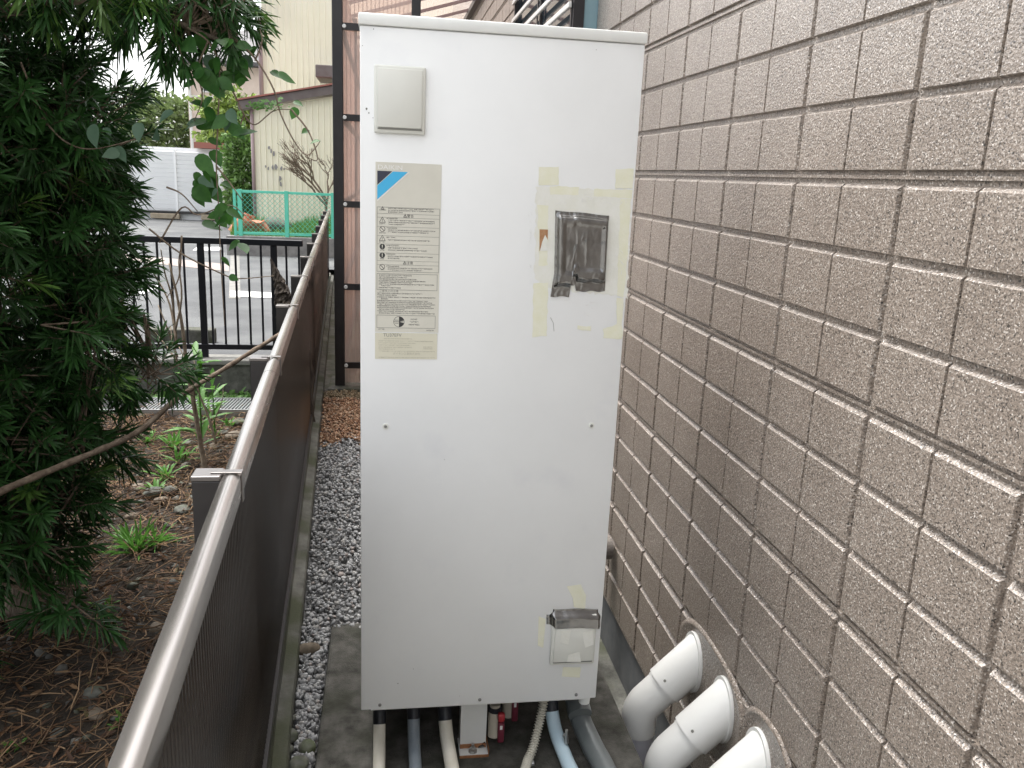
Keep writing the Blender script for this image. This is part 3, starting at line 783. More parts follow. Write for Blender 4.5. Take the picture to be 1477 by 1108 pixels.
for k in range(46):
    x, y = rnd.choice([(rnd.uniform(125, 185), rnd.uniform(330, 640)), (rnd.uniform(250, 690), rnd.uniform(240, 295)), (rnd.uniform(265, 500), rnd.uniform(840, 940)), (rnd.uniform(615, 665), rnd.uniform(400, 700))])
    L = rnd.uniform(8, 38); a = rnd.uniform(-0.6, 0.6) + (math.pi / 2 if 600 < x or x < 190 else 0); w = rnd.uniform(1.0, 3.0)
    pts = [(x, y), (x + math.cos(a) * L * 0.5 + rnd.uniform(-5, 5), y + math.sin(a) * L * 0.5 + rnd.uniform(-5, 5)), (x + math.cos(a) * L, y + math.sin(a) * L)]
    mb.tube([tq(*p_, 0.0012) for p_ in pts], [w * 0.00012, w * 0.0003, w * 0.0001], 5)
mb.build('glue_glint_strings', 'glue_glint_white', tank)['kind'] = 'stuff'
mb = MB(); mb.poly([tq(190, 438, 0.0014), tq(238, 440, 0.0014), tq(236, 505, 0.0014), tq(190, 562, 0.0014)], 0.0002, (0, -1, 0)); mb.build('cardboard_patch', 'cardboard', tank)
mb = MB(); mb.poly([tq(222, 470, 0.0017), tq(237, 500, 0.0017), tq(236, 560, 0.0017), tq(192, 562, 0.0017), tq(205, 510, 0.0017)], 0.0002, (0, -1, 0)); mb.build('tape_residue', 'tape_pale', tank)

def foil_sheet(name, outline_fn, nx, ny, height_fn, parent):
    vs = []; fs = []
    for j in range(ny + 1):
        for i in range(nx + 1):
            s, t = i / nx, j / ny
            x, y = outline_fn(s, t); p = tq(x, y, 0.0)
            h = height_fn(s, t)
            vs.append((p.x, TY - h, p.z))
    for j in range(ny):
        for i in range(nx):
            fs.append((j * (nx + 1) + i, j * (nx + 1) + i + 1, (j + 1) * (nx + 1) + i + 1, (j + 1) * (nx + 1) + i))
    mb = MB(); mb.add(vs, fs); return mb.build(name, 'foil', parent, smooth=True)
def win_outline(s, t):
    xl = 280 - 8 * t - (20 * max(0, (t - 0.72) / 0.28)); xr = 586 - 24 * t
    x = xl + (xr - xl) * s
    top = 330 + 30 * s + 2 * math.sin(s * 9); bot = 800 + (22 if s < 0.34 else -8) + 3 * math.sin(s * 23)
    if 0.36 < s < 0.46: bot = 758
    return x, top + (bot - top) * t
def smooth(a, b, x):
    q = max(0, min(1, (x - a) / (b - a))); return q * q * (3 - 2 * q)
def win_h(s, t):
    frame = 0.011 * smooth(0.02, 0.09, s) * smooth(1.0, 0.96, s) * smooth(0.02, 0.09, t) * smooth(0.90, 0.82, t)
    pan = 0.0035 * smooth(0.14, 0.2, s) * smooth(0.93, 0.88, s) * smooth(0.13, 0.18, t) * smooth(0.74, 0.70, t)
    ridge = 0.0004 * (math.exp(-((s - 0.42) / 0.02) ** 2) + math.exp(-((s - 0.6) / 0.02) ** 2)) * smooth(0.2, 0.3, t) * smooth(0.72, 0.6, t)
    cr = 0.0008 * noise.noise((s * 4, t * 5, 3.0)) + 0.0005 * abs(noise.noise((s * 12 + t * 4, t * 9, 6.0)))
    edge_ = 0.0006 * noise.noise((s * 20, t * 20, 1.0)) * (1 - smooth(0.0, 0.12, min(s, 1 - s, t, 1 - t)))
    cr += edge_
    return 0.0022 + frame - pan + ridge + cr
foil_sheet('foil_tape_patch', win_outline, 56, 70, win_h, tank)

# foil strip over the lower cover
mb = MB(); nx, ny = 40, 10; vs = []; fs = []
for j in range(ny + 1):
    for i in range(nx + 1):
        s, t = i / nx, j / ny
        p = tp(788 + (866 - 788) * s, 878 + (24 if s > 0.13 else 22) * t + 0.7 * math.sin(s * 8), 0)
        h = 0.0165 + 0.0006 * noise.noise((s * 9, t * 4, 1.2)) - 0.0155 * smooth(0.14, 0.06, s) - 0.0145 * smooth(0.955, 0.99, s) - 0.0150 * (1 - smooth(0.12, 0.42, t))
        vs.append((p.x, TY - h, p.z))
for j in range(ny):
    for i in range(nx): fs.append((j * (nx + 1) + i, j * (nx + 1) + i + 1, (j + 1) * (nx + 1) + i + 1, (j + 1) * (nx + 1) + i))
mb.add(vs, fs); mb.build('foil_tape_strip', 'foil', tank, smooth=True)
for pts, m_ in (([(818, 845), (838, 842), (845, 858), (843, 878), (828, 876), (826, 862)], 'tape_yellow'), ([(777, 888), (788, 893), (784, 935), (776, 932)], 'tape_yellow'), ([(812, 962), (838, 962), (836, 977), (811, 976)], 'tape_yellow')):
    mb = MB(); mb.poly([tp(u + rnd.uniform(-1, 1), v + rnd.uniform(-1, 1), 0.0004) for u, v in pts], 0.0002, (0, -1, 0)); mb.build('tape_residue', m_, tank)
for pts in ([(808, 905), (822, 904), (818, 925), (806, 922)], [(838, 908), (853, 905), (854, 925), (842, 930)], [(818, 940), (834, 936), (836, 950), (816, 950)]):
    mb = MB(); mb.poly([Vector((tp(u, v).x, TY - 0.0157, tp(u, v).z)) for u, v in pts], 0.0002, (0, -1, 0)); mb.build('tape_residue', 'tape_pale', tank)
# scuffs and specks
mb = MB()
for u, v, r_ in ((529, 157, 0.0022), (532, 163, 0.0016), (538, 170, 0.001), (523, 66, 0.001), (539, 42, 0.0012), (574, 986, 0.0014), (596, 965, 0.001), (663, 1004, 0.0008), (641, 663, 0.001), (860, 72, 0.0009)):
    p = tp(u, v); mb.add([(p.x + r_ * math.cos(a) * rnd.uniform(0.6, 1.3), TY - 0.0003, p.z + r_ * math.sin(a) * rnd.uniform(0.6, 1.6)) for a in np.linspace(0, 2 * math.pi, 9)[:-1]], [tuple(range(8))])
mb.build('scuff_marks', 'ink_grey', tank)
mb = MB(); mb.tube([tp(794, 458, 0.0006), tp(798, 466, 0.0006), tp(799, 478, 0.0006)], 0.0005, 5); mb.build('scuff_marks', 'ink_grey', tank)

# ------------------------------------------------------------------ pipes below the tank
def smooth_path(pts, m=6):
    pts = [Vector(p) for p in pts]; out = []
    P = [pts[0] * 2 - pts[1]] + pts + [pts[-1] * 2 - pts[-2]]
    for i in range(1, len(P) - 2):
        p0, p1, p2, p3 = P[i - 1], P[i], P[i + 1], P[i + 2]
        for k in range(m):
            t = k / m
            out.append(0.5 * ((2 * p1) + (-p0 + p2) * t + (2 * p0 - 5 * p1 + 4 * p2 - p3) * t * t + (-p0 + 3 * p1 - 3 * p2 + p3) * t ** 3))
    out.append(pts[-1]); return out

def pipe(name, x, r, upper, lower, label, zs, drift=0.0, yb=2.03, cat='pipe'):
    path = smooth_path([(x, yb, TZ + 0.02), (x, yb, 0.16), (x, yb - 0.005, 0.105), (x + drift * 0.15, yb - 0.05, r + 0.032), (x + drift * 0.4, yb - 0.14, r + 0.010), (x + drift * 0.7, yb - 0.32, r + 0.003), (x + drift, 1.0, r + 0.003)], 8)
    cut = next(i for i, p in enumerate(path) if p.z < zs)
    e = empty(name, (x, yb, 0), label, cat)
    mb = MB(); mb.tube(path[:cut + 1], r * 1.06, 20); mb.build('upper_sleeve', upper, e, smooth=True, auto=50)
    mb = MB(); mb.tube(path[cut:], r, 20); mb.build('lower_sleeve', lower, e, smooth=True, auto=50)
    return e
pipe('insulated_pipe', -0.009, 0.0165, 'pipe_black', 'wrap_cream', 'pipe in cream wrap with black upper sleeve at the tank corner beside the gravel', 0.083, 0.0)
pipe('insulated_pipe', 0.084, 0.0170, 'pipe_black', 'wrap_grey', 'pipe in blue-grey tape with black upper sleeve under the tank', 0.092, 0.005)
pipe('insulated_pipe', 0.170, 0.0185, 'pipe_black', 'wrap_cream', 'pipe in cream wrap with black upper sleeve next to the rusty foot', 0.086, 0.03)
bp_ = pipe('water_pipe', 0.472, 0.0195, 'pipe_black', 'pipe_blue', 'pale blue pipe with black upper sleeve and a small metal cock', 0.098, 0.05)
c = Vector((0.494, 1.935, 0.068))
mb = MB(); mb.tube([c, c + Vector((0.0, -0.012, 0.012))], 0.006, 10); mb.tube([c + Vector((0, -0.012, 0.012)), c + Vector((0.004, -0.012, -0.012))], 0.007, 10); mb.bbox((c.x - 0.004, c.y - 0.022, c.z + 0.012), (c.x + 0.004, c.y - 0.016, c.z + 0.036), 0.002)
mb.build('cock', 'steel', bp_, smooth=True, auto=40)
dp = pipe('drain_pipe', 0.548, 0.030, 'pipe_grey', 'pipe_grey', 'thick dark grey drain pipe coming from under the tank', 0.12, 0.06, yb=2.06)
mb = MB(); mb.tube([(0.549, 2.04, 0.108), (0.551, 1.995, 0.088)], 0.0335, 20); mb.build('collar', 'pipe_grey', dp, smooth=True, auto=50)
mb = MB(); mb.tube([(0.548, 1.955, TZ - 0.002), (0.548, 1.955, TZ - 0.03)], [0.017, 0.015], 16); mb.build('stub_cap', 'tank_cap', dp, smooth=True, auto=50)

# corrugated drain hose
path = smooth_path([(0.452, 2.02, TZ + 0.01), (0.447, 2.01, 0.13), (0.430, 1.98, 0.075), (0.408, 1.94, 0.03), (0.385, 1.90, 0.013), (0.36, 1.80, 0.013), (0.33, 1.5, 0.013)], 110)
pts, rad = [], []
acc = 0.0; last = path[0]
fine = []
for k in range(len(path) - 1):
    for q in range(2): fine.append(path[k].lerp(path[k + 1], q / 2))
acc = 0
for k, p in enumerate(fine):
    if k: acc += (p - fine[k - 1]).length
    rad.append(0.0112 + 0.0024 * math.sin(acc * 2 * math.pi / 0.0075)); pts.append(p)
mb = MB(); mb.tube(pts, rad, 14)
tag(mb.build('drain_hose', 'hose_beige', base=(0.40, 1.93, 0)), 'ribbed beige drain hose curling out from under the tank', 'hose')

# two valves with red lever handles
def valve(x, y, s, label):
    e = empty('valve', (x, y, 0), label, 'valve')
    mb = MB(); mb.tube([(x, y + 0.01, TZ + 0.02), (x, y, 0.135 * s + 0.02)], 0.011, 14); mb.build('stem', 'brass', e, smooth=True, auto=40)
    mb = MB(); mb.tube([(x, y, TZ - 0.028), (x, y, TZ - 0.046)], 0.0155, 6); mb.build('nut', 'steel', e)
    mb = MB(); mb.tube([(x - 0.004, y, 0.125 * s), (x - 0.004, y, 0.10 * s), (x - 0.006, y - 0.01, 0.03)], [0.014, 0.018, 0.017], 16); mb.build('body', 'valve_beige', e, smooth=True, auto=40)
    mb = MB(); mb.tube([(x - 0.004, y - 0.0003, 0.118 * s), (x - 0.004, y - 0.0003, 0.104 * s)], 0.0188, 16); mb.build('band', 'pipe_black', e, smooth=True, auto=40)
    mb = MB(); mb.bbox((x + 0.001, y - 0.032, 0.085 * s), (x + 0.021, y - 0.016, 0.112 * s), 0.006); h = mb.build('handle', 'red_lever', e, smooth=True, auto=40)
    mb = MB(); mb.bbox((x + 0.002, y - 0.034, 0.022 * s), (x + 0.020, y - 0.019, 0.0845 * s), 0.004); mb.build('handle_tag', 'maroon', e, smooth=True, auto=40)
    mb = MB(); mb.box((x + 0.007, y - 0.0348, 0.066 * s), (x + 0.014, y - 0.0342, 0.078 * s)); mb.build('handle_mark', 'ink_white', h)
valve(0.314, 2.015, 1.0, 'drain valve with bright red lever beside the rusty foot')
valve(0.366, 2.10, 1.12, 'shaded valve with maroon lever further under the tank by the hose')
mb = MB(); mb.bbox((0.395, 1.905, 0.0), (0.409, 1.918, 0.012), 0.003)
tag(mb.build('metal_fitting', 'galvanised', base=(0.402, 1.911, 0)), 'small loose metal fitting on the concrete by the ribbed hose', 'fitting')

# ------------------------------------------------------------------ white elbow pipes on the wall
def elbow(yf, label):
    zf = 0.115; a = 0.165
    Fp = Vector((WALL_X, yf, zf)); B = Vector((WALL_X - a, yf, zf - a)); ax = (Fp - B).normalized()
    e = empty('wall_elbow_pipe', (B.x, yf, -0.52), label, 'pipe', 'white elbow pipes entering the wall')
    r = 0.049
    mb = MB(); mb.tube([(B.x, yf, -0.52), (B.x, yf, B.z - 0.072)], r, 32); mb.build('riser', 'pvc_lilac', e, smooth=True, auto=40)
    # elbow: straight socket, bend, straight
    pts = [Vector((B.x, yf, B.z - 0.082)), Vector((B.x, yf, B.z - 0.035))]
    for k in range(1, 8):
        t = k / 8; th = t * math.pi / 4
        rr = 0.085; c = Vector((B.x + rr, yf, B.z - 0.035)); pts.append(c + Vector((-math.cos(th) * rr, 0, math.sin(th) * rr)))
    last = pts[-1]; dirn = ax
    pts.append(last + dirn * 0.02); pts.append(last + dirn * 0.075)
    mb = MB(); mb.tube(pts, r * 1.12, 32); mb.build('elbow', 'pvc_white', e, smooth=True, auto=40)
    mb = MB(); s0 = last + dirn * 0.066; mb.tube([s0, s0 + dirn * 0.018], r * 1.17, 32); mb.build('socket_band', 'pvc_white', e, smooth=True, auto=40)
    # collar cut obliquely by the wall, with a rim
    n = 36; s1 = last + dirn * 0.076; rc = r * 1.29; u = Vector((0, 1, 0)); w = dirn.cross(u).normalized()
    ring0 = []; ring1 = []; ring2 = []; ring3 = []
    for k in range(n):
        a_ = 2 * math.pi * k / n; o_ = u * (math.cos(a_) * rc) + w * (math.sin(a_) * rc)
        p0 = s1 + o_; ring0.append(p0)
        t_ = (WALL_X - 0.012 - p0.x) / dirn.x; ring1.append(p0 + dirn * t_)
        cen = s1 + dirn * ((WALL_X - 0.012 - s1.x) / dirn.x)
        q = ring1[-1]; ring2.append(Vector((q.x, cen.y + (q.y - cen.y) * 1.13, cen.z + (q.z - cen.z) * 1.11))); ring3.append(ring2[-1] + Vector((0.0145, 0, 0)))
    vs = [p[:] for rg in (ring0, ring1, ring2, ring3) for p in rg]
    fs = [(i * n + k, i * n + (k + 1) % n, (i + 1) * n + (k + 1) % n, (i + 1) * n + k) for i in range(3) for k in range(n)]
    fs.append(tuple(range(n - 1, -1, -1)))
    mb = MB(); mb.add(vs, fs); cl = mb.build('wall_collar', 'pvc_white', e, smooth=True, auto=35)
    # seam line and a screw hole, its shade painted as a dark raised disc
    hd = (Vector((0, -1, 0)) * 0.95 - w * 0.0).normalized()
    hp = s1 + dirn * 0.022 + (u * -0.70 + w * 0.71) * rc * 0.985
    nrm = (u * -0.70 + w * 0.71).normalized()
    mb = MB(); mb.tube([hp - nrm * 0.002, hp + nrm * 0.0015], [0.0065, 0.0055], 14); h = mb.build('screw_boss', 'cover_plastic', cl, smooth=True, auto=40)
    mb = MB(); mb.tube([hp + nrm * 0.0016, hp + nrm * 0.002], 0.0042, 12); mb.build('hole_shade_disc', 'ink_grey', h)
    return e
elbow(2.205, 'white elbow pipe entering the wall, the one farthest along toward the sunroom')
elbow(1.965, 'white elbow pipe entering the wall, middle one of the three')
elbow(1.735, 'white elbow pipe entering the wall, farthest from the sunroom')

# brown pipe stub with grey downpipe behind the tank
e = empty('downpipe', (0.86, 3.3, -0.5), 'grey downpipe with round brown cap on the wall behind the tank', 'downpipe')
c = at_y(872, 790, 3.15)
mb = MB(); mb.tube([(c.x - 0.05, 3.16, c.z), (c.x + 0.0, 3.15, c.z), (c.x + 0.028, 3.15, c.z)], [0.05, 0.05, 0.047], 20); mb.build('cap', 'mortar', e, smooth=True, auto=40)
mb = MB(); mb.tube([(c.x - 0.02, 3.15, c.z - 0.04), (c.x - 0.02, 3.15, -0.52)], 0.022, 16); mb.build('pipe', 'pipe_grey', e, smooth=True)

# ------------------------------------------------------------------ brown fence
fence = empty('ribbed_fence', (fx(3), 3, 0), 'low brown metal fence with ribbed smoky panels beside the gravel path', 'fence')
RAIL_Z = 0.985
def rail_piece(y0, y1):
    # rounded cap profile (x offset, z)
    top = [(-0.0195 + 0.033 * q / 12, RAIL_Z - 0.0065 + 0.0065 * math.sin(math.pi * (0.06 + 0.88 * q / 12))) for q in range(13)]
    prof = [(-0.019, RAIL_Z - 0.034)] + top + [(0.0145, RAIL_Z - 0.0075), (0.0145, RAIL_Z - 0.046), (0.0105, RAIL_Z - 0.050), (-0.0150, RAIL_Z - 0.050)]
    n = len(prof); vs = [(fx(y) + dx, y, z) for y in (y0, y1) for dx, z in prof]
    fs = [(k, (k + 1) % n, n + (k + 1) % n, n + k) for k in range(n)] + [tuple(range(n - 1, -1, -1)), tuple(range(n, 2 * n))]
    mb = MB(); mb.add(vs, fs); return mb.build('top_rail', 'bronze_alu', fence, smooth=True, auto=36)
PY = [1.556 + 1.02 * k for k in range(-3, 11)]
yb = -1.6
for k in range(7):
    rail_piece(yb, yb + 1.996); yb += 2.0
def ribbed(y0, y1, z0, z1, parent, pitch=0.020, amp=0.0042, xo=0.0):
    nr = int(round((y1 - y0) / pitch)); ny = nr * 6; vs = []; fs = []
    for i in range(ny + 1):
        y = y0 + (y1 - y0) * i / ny; dx = amp * (0.0, 0.8, 1.0, 0.8, 0.0, -0.75)[i % 6]
        for z in (z0, z1): vs.append((fx(y) + xo + dx, y, z))
    for i in range(ny): fs.append((2 * i, 2 * i + 2, 2 * i + 3, 2 * i + 1))
    mb = MB(); mb.add(vs, fs); return mb.build('ribbed_panel', 'smoke_panel', parent, smooth=True, auto=75)
for k in range(len(PY) - 1):
    ribbed(PY[k] + 0.002, PY[k + 1] - 0.002, 0.10, RAIL_Z - 0.0505, fence)
for k in range(len(PY) - 1):
    mb = MB(); mb.obox((fx(PY[k]), PY[k] + 0.001, 0.0935), (fx(PY[k + 1]), PY[k + 1] - 0.001, 0.0935), 0.026, 0.034); mb.build('bottom_channel', 'bronze_dark', fence)
for y in PY:
    x = fx(y) - 0.0205
    mb = MB(); mb.bbox((x - 0.052, y - 0.022, 0.0), (x, y + 0.022, RAIL_Z - 0.010), 0.002); p_ = mb.build('post', 'bronze_dark', fence)
    mb = MB(); mb.bbox((x - 0.053, y - 0.024, RAIL_Z - 0.0095), (x + 0.0005, y + 0.024, RAIL_Z + 0.001), 0.002); mb.build('post_cap', 'bronze_clip', p_)
    mb = MB(); mb.bbox((x - 0.02, y - 0.009, RAIL_Z + 0.0012), (x + 0.0378, y + 0.009, RAIL_Z + 0.0032), 0.0008); mb.bbox((x + 0.0355, y - 0.009, RAIL_Z - 0.058), (x + 0.0378, y + 0.009, RAIL_Z + 0.001), 0.0008)
    mb.build('clip', 'bronze_clip', fence)

# ------------------------------------------------------------------ gravel
def visible_xy(n, g, y0, y1, left_pad, xr):
    out = []
    while len(out) < n:
        y = g.uniform(y0, y1); x = g.uniform(fx(y) + left_pad, xr)
        out.append((x, y))
    return out
g = np.random.default_rng(5)
pts = []
for (x, y) in visible_xy(8200, g, 2.66, 4.88, 0.062, 0.35): pts.append((x, y))
for (x, y) in visible_xy(2400, g, 1.2, 2.74, 0.062, -0.188): pts.append((x, y))
pts = np.array(pts)
edge = 4.80 + 0.06 * np.sin(pts[:, 0] * 25)
keep = pts[:, 1] < edge
pts = pts[keep]
n = len(pts)
P = np.column_stack([pts, g.uniform(-0.026, 0.002, n)])
base = g.choice(np.array([[0.27, 0.275, 0.28], [0.20, 0.20, 0.205], [0.36, 0.36, 0.355], [0.30, 0.285, 0.26], [0.15, 0.155, 0.16], [0.42, 0.42, 0.41], [0.26, 0.20, 0.17]]), size=n, p=[0.28, 0.2, 0.17, 0.14, 0.1, 0.07, 0.04])
o = stones('grey_gravel', P, g.uniform(0.006, 0.0125, n), (base * 0.6 + 0.13) * g.uniform(0.85, 1.12, (n, 1)), g)
tag(o, 'angular grey gravel filling the path between fence and tank', 'gravel', kind='stuff')
n = 9000
pts = np.array(visible_xy(n, g, 4.68, 5.93, 0.062, 0.4))
edge = 4.78 + 0.07 * np.sin(pts[:, 0] * 25 + 0.5) ; keep = pts[:, 1] > edge - 0.05 * g.random(n); pts = pts[keep]; n = len(pts)
P = np.column_stack([pts, g.uniform(-0.02, 0.006, n)])
base = g.choice(np.array([[0.34, 0.185, 0.10], [0.42, 0.27, 0.165], [0.25, 0.13, 0.075], [0.50, 0.37, 0.26], [0.17, 0.10, 0.07]]), size=n, p=[0.34, 0.28, 0.18, 0.12, 0.08])
far = (pts[:, 1] > 5.72)
base[far] = base[far] * 0.45 + np.array([0.10, 0.10, 0.06])
o = stones('orange_gravel', P, g.uniform(0.006, 0.012, n), base * 0.85, g)
tag(o, 'fine orange-brown gravel in front of the sunroom base', 'gravel', kind='stuff')

def rock(name, c, s, m, label, group=None, seed=0):
    bm = bmesh.new(); bmesh.ops.create_icosphere(bm, subdivisions=3, radius=1)
    a = rnd.uniform(0, 6.28)
    vs = []
    for v in bm.verts:
        f = 1 + 0.22 * noise.noise(v.co * 1.3 + Vector((seed * 3.7, 0, 0))) + 0.06 * noise.noise(v.co * 4 + Vector((seed, 2, 0)))
        q = Vector((v.co.x * s[0], v.co.y * s[1], v.co.z * s[2])) * f
        vs.append((c[0] + q.x * math.cos(a) - q.y * math.sin(a), c[1] + q.x * math.sin(a) + q.y * math.cos(a), c[2] + q.z))
    bm.verts.index_update()
    mb = MB(); mb.add(vs, [tuple(v.index for v in f.verts) for f in bm.faces]); bm.free()
    return tag(mb.build(name, m, base=c, smooth=True), label, 'rock', group)
p = at_z(445, 935, 0.01); rock('rock', (p.x, p.y, 0.006), (0.038, 0.026, 0.022), 'cobble_brown', 'brown oval rock lying alone on the grey gravel beside the concrete', seed=1)
for k, (u, v, s) in enumerate(((417, 1062, 0.026), (443, 1078, 0.026), (413, 1080, 0.02), (430, 1103, 0.03), (420, 1036, 0.014))):
    p = at_z(u, v, 0.005); rock('rock', (p.x, p.y, 0.004), (s, s * 0.9, s * 0.7), 'cobble', 'mossy olive pebble in the cluster on the gravel between kerb and concrete', 'mossy pebbles by the kerb', 20 + k)

# ------------------------------------------------------------------ sunroom at the end of the path
SR_Y, SR_X = 6.06, -0.30
sun_r = empty('sunroom', (0.3, SR_Y, 0), 'pinkish polycarbonate sunroom with dark posts at the end of the path', 'sunroom')
mb = MB(); mb.bbox((fx(SR_Y) + 0.09, SR_Y - 0.12, -0.1), (0.955, SR_Y + 0.3, 0.012), 0.01); mb.build('sill', 'concrete_old', sun_r)
mb = MB(); mb.bbox((SR_X - 0.058, SR_Y - 0.035, 0.012), (SR_X + 0.012, SR_Y + 0.035, 3.0), 0.004); mb.build('post', 'bar_dark', sun_r)
mb = MB(); mb.bbox((0.165, SR_Y - 0.03, 0.0125), (0.225, SR_Y + 0.03, 3.05), 0.004); mb.build('post', 'bar_dark', sun_r)
mb = MB(); mb.bbox((SR_X - 0.058, 12.0, -0.03), (SR_X + 0.012, 12.07, 3.0), 0.004); mb.build('post', 'bar_dark', sun_r)
mb = MB(); mb.bbox((SR_X - 0.058, 9.0, -0.03), (SR_X + 0.012, 9.07, 3.0), 0.004); mb.build('post', 'bar_dark', sun_r)
def flute(p0, p1, z0, z1, pitch, amp, nrm, name='panel', m_='poly_pink'):
    p0, p1, nrm = Vector(p0), Vector(p1), Vector(nrm); L = (p1 - p0).length; nseg = int(L / (pitch / 6)); vs = []; fs = []
    for i in range(nseg + 1):
        q = p0.lerp(p1, i / nseg); ph = i % 6; d = amp * (1.0 if ph == 0 else 0.0)
        for z in (z0, z1): w = q + nrm * d; vs.append((w.x, w.y, z))
    for i in range(nseg): fs.append((2 * i, 2 * i + 2, 2 * i + 3, 2 * i + 1))
    mb = MB(); mb.add(vs, fs); return mb.build(name, m_, sun_r)
mb = MB(); mb.add([(SR_X + 0.0125, SR_Y - 0.003, 0.03), (0.1645, SR_Y - 0.003, 0.03), (0.1645, SR_Y - 0.003, 2.98), (SR_X + 0.0125, SR_Y - 0.003, 2.98)], [(0, 1, 2, 3)]); pn = mb.build('panel', 'poly_pink', sun_r)
mb = MB(); x = SR_X + 0.035
while x < 0.16:
    mb.box((x - 0.0018, SR_Y - 0.0058, 0.03), (x + 0.0018, SR_Y - 0.0034, 2.98)); x += 0.027
mb.build('panel_ribs', 'poly_rib', pn)['kind'] = 'stuff'
flute((0.2255, SR_Y - 0.004, 0), (0.952, SR_Y - 0.004, 0), 0.03, 2.1, 0.022, 0.006, (0, 1, 0))
flute((SR_X - 0.02, SR_Y + 0.036, 0), (SR_X - 0.02, 12.0, 0), 0.03, 2.9, 0.022, 0.006, (1, 0, 0), m_='poly_clear')
for z in (0.164, 0.738, 1.315, 1.893, 2.471):
    mb = MB(); mb.box((SR_X + 0.0125, SR_Y - 0.030, z - 0.022), (0.1645, SR_Y - 0.006, z + 0.022)); mb.build('cross_rail', 'bar_dark', sun_r)
    if z < 2: 
        mb = MB(); mb.box((0.2255, SR_Y + 0.005, z - 0.022), (0.952, SR_Y + 0.03, z + 0.022)); mb.build('cross_rail', 'bar_dark', sun_r)
    mb = MB(); mb.tube([(SR_X + 0.022, SR_Y - 0.0302, z), (SR_X + 0.022, SR_Y - 0.040, z)], [0.014, 0.011], 14); mb.build('screw_cap', 'ink_white', sun_r, smooth=True, auto=40)
    mb = MB(); mb.box((SR_X - 0.012, SR_Y + 0.04, z - 0.02), (SR_X + 0.012, 8.99, z + 0.02)); mb.build('side_rail', 'inner_bar', sun_r)
    mb = MB(); mb.box((SR_X - 0.012, 9.08, z - 0.02), (SR_X + 0.012, 11.99, z + 0.02)); mb.build('side_rail', 'inner_bar', sun_r)
# far end wall and things inside
mb = MB(); mb.box((SR_X + 0.02, 12.02, 0), (0.95, 12.05, 2.9)); mb.build('end_panel', 'beige_wall', sun_r)
mb = MB(); mb.bbox((-0.22, 7.3, 0.03), (0.1, 7.7, 0.62), 0.03); tag(mb.build('storage_box', 'beige_wall', base=(-0.05, 7.5, -0.03)), 'pale box stored inside the sunroom behind the corrugated panel', 'box')
mb = MB(); mb.tube(smooth_path([(-0.2, 7.15, 0.33), (-0.1, 7.1, 0.37), (0.0, 7.12, 0.32), (0.1, 7.1, 0.36)]), 0.035, 8); tag(mb.build('red_cloth', 'red_lever', base=(-0.05, 7.12, 0.3), smooth=True), 'rolled red cloth seen faintly through the sunroom panel', 'cloth')
# roof rising to the house wall
def roof_z(x): return 3.02 + (x - SR_X) * 0.30
mb = MB(); mb.add([(SR_X - 0.1, SR_Y - 0.1, roof_z(SR_X - 0.1)), (0.95, SR_Y - 0.1, roof_z(0.95)), (0.95, 12.3, roof_z(0.95)), (SR_X - 0.1, 12.3, roof_z(SR_X - 0.1))], [(0, 1, 2, 3)]); mb.build('roof_panel', 'poly_clear', sun_r)
y = SR_Y
while y < 12.2:
    mb = MB(); mb.obox((SR_X - 0.08, y, roof_z(SR_X - 0.08) - 0.03), (0.94, y, roof_z(0.94) - 0.03), 0.022, 0.03); mb.build('rafter', 'mauve_pipe', sun_r); y += 0.68
mb = MB(); mb.box((0.90, SR_Y - 0.1, roof_z(0.95) - 0.11), (0.955, 12.3, roof_z(0.95) - 0.055)); mb.build('wall_plate', 'bar_dark', sun_r)
mb = MB(); mb.obox((SR_X - 0.11, SR_Y - 0.1, 2.93), (SR_X - 0.11, 12.2, 2.93), 0.06, 0.07); mb.build('gutter', 'bar_dark', sun_r)

# ------------------------------------------------------------------ black railing on the low wall
RY = 6.36
rl = empty('railing', (-2, RY, 0.145), 'black metal railing with thin upright bars on the low concrete wall', 'railing')
xr = fx(RY) - 0.09; xl = -5.0
mb = MB(); mb.bbox((xl, RY - 0.024, 0.985), (xr, RY + 0.024, 1.03), 0.005); mb.build('top_rail', 'rail_black', rl)
mb = MB(); mb.bbox((xl, RY - 0.018, 0.205), (xr, RY + 0.018, 0.245), 0.004); mb.build('bottom_rail', 'rail_black', rl)
px0 = at_y(292, 420, RY).x
posts = [px0 + 0.515, px0, px0 - 1.0, px0 - 2.0, px0 - 3.0]
for k, x in enumerate(posts):
    mb = MB(); mb.bbox((x - 0.023, RY - 0.016, 0.1455), (x + 0.023, RY + 0.016, 0.9845), 0.003); mb.build('post', 'rail_black', rl)
x = xr - 0.03; proto = None
while x > xl:
    if all(abs(x - q) > 0.035 for q in posts):
        if proto is None:
            m_ = MB(); m_.box((x - 0.007, RY - 0.007, 0.2455), (x + 0.007, RY + 0.007, 0.9845)); proto = m_.build('baluster', 'rail_black', rl); x0 = x
        else:
            o = proto.copy(); col.objects.link(o); o.location.x += x - x0
    x -= 0.0905

# ------------------------------------------------------------------ far side of the lot
YF = 14.1
mb = MB(); a = at_y(326, 340, YF)
mb.bbox((a.x, YF, LOT - 0.2), (4, YF + 0.15, 0.43), 0.01)
tag(mb.build('block_wall', 'block_wall', base=(-1, YF, LOT)), 'low grey block wall carrying the green mesh fence', 'wall')
mb = MB(); mb.add([(a.x + 0.02, YF + 0.15, 0.40), (8, YF + 0.15, 0.40), (8, 22, 0.40), (a.x + 0.02, 22, 0.40)], [(0, 1, 2, 3)]); structure(mb.build('yard', 'soil'))

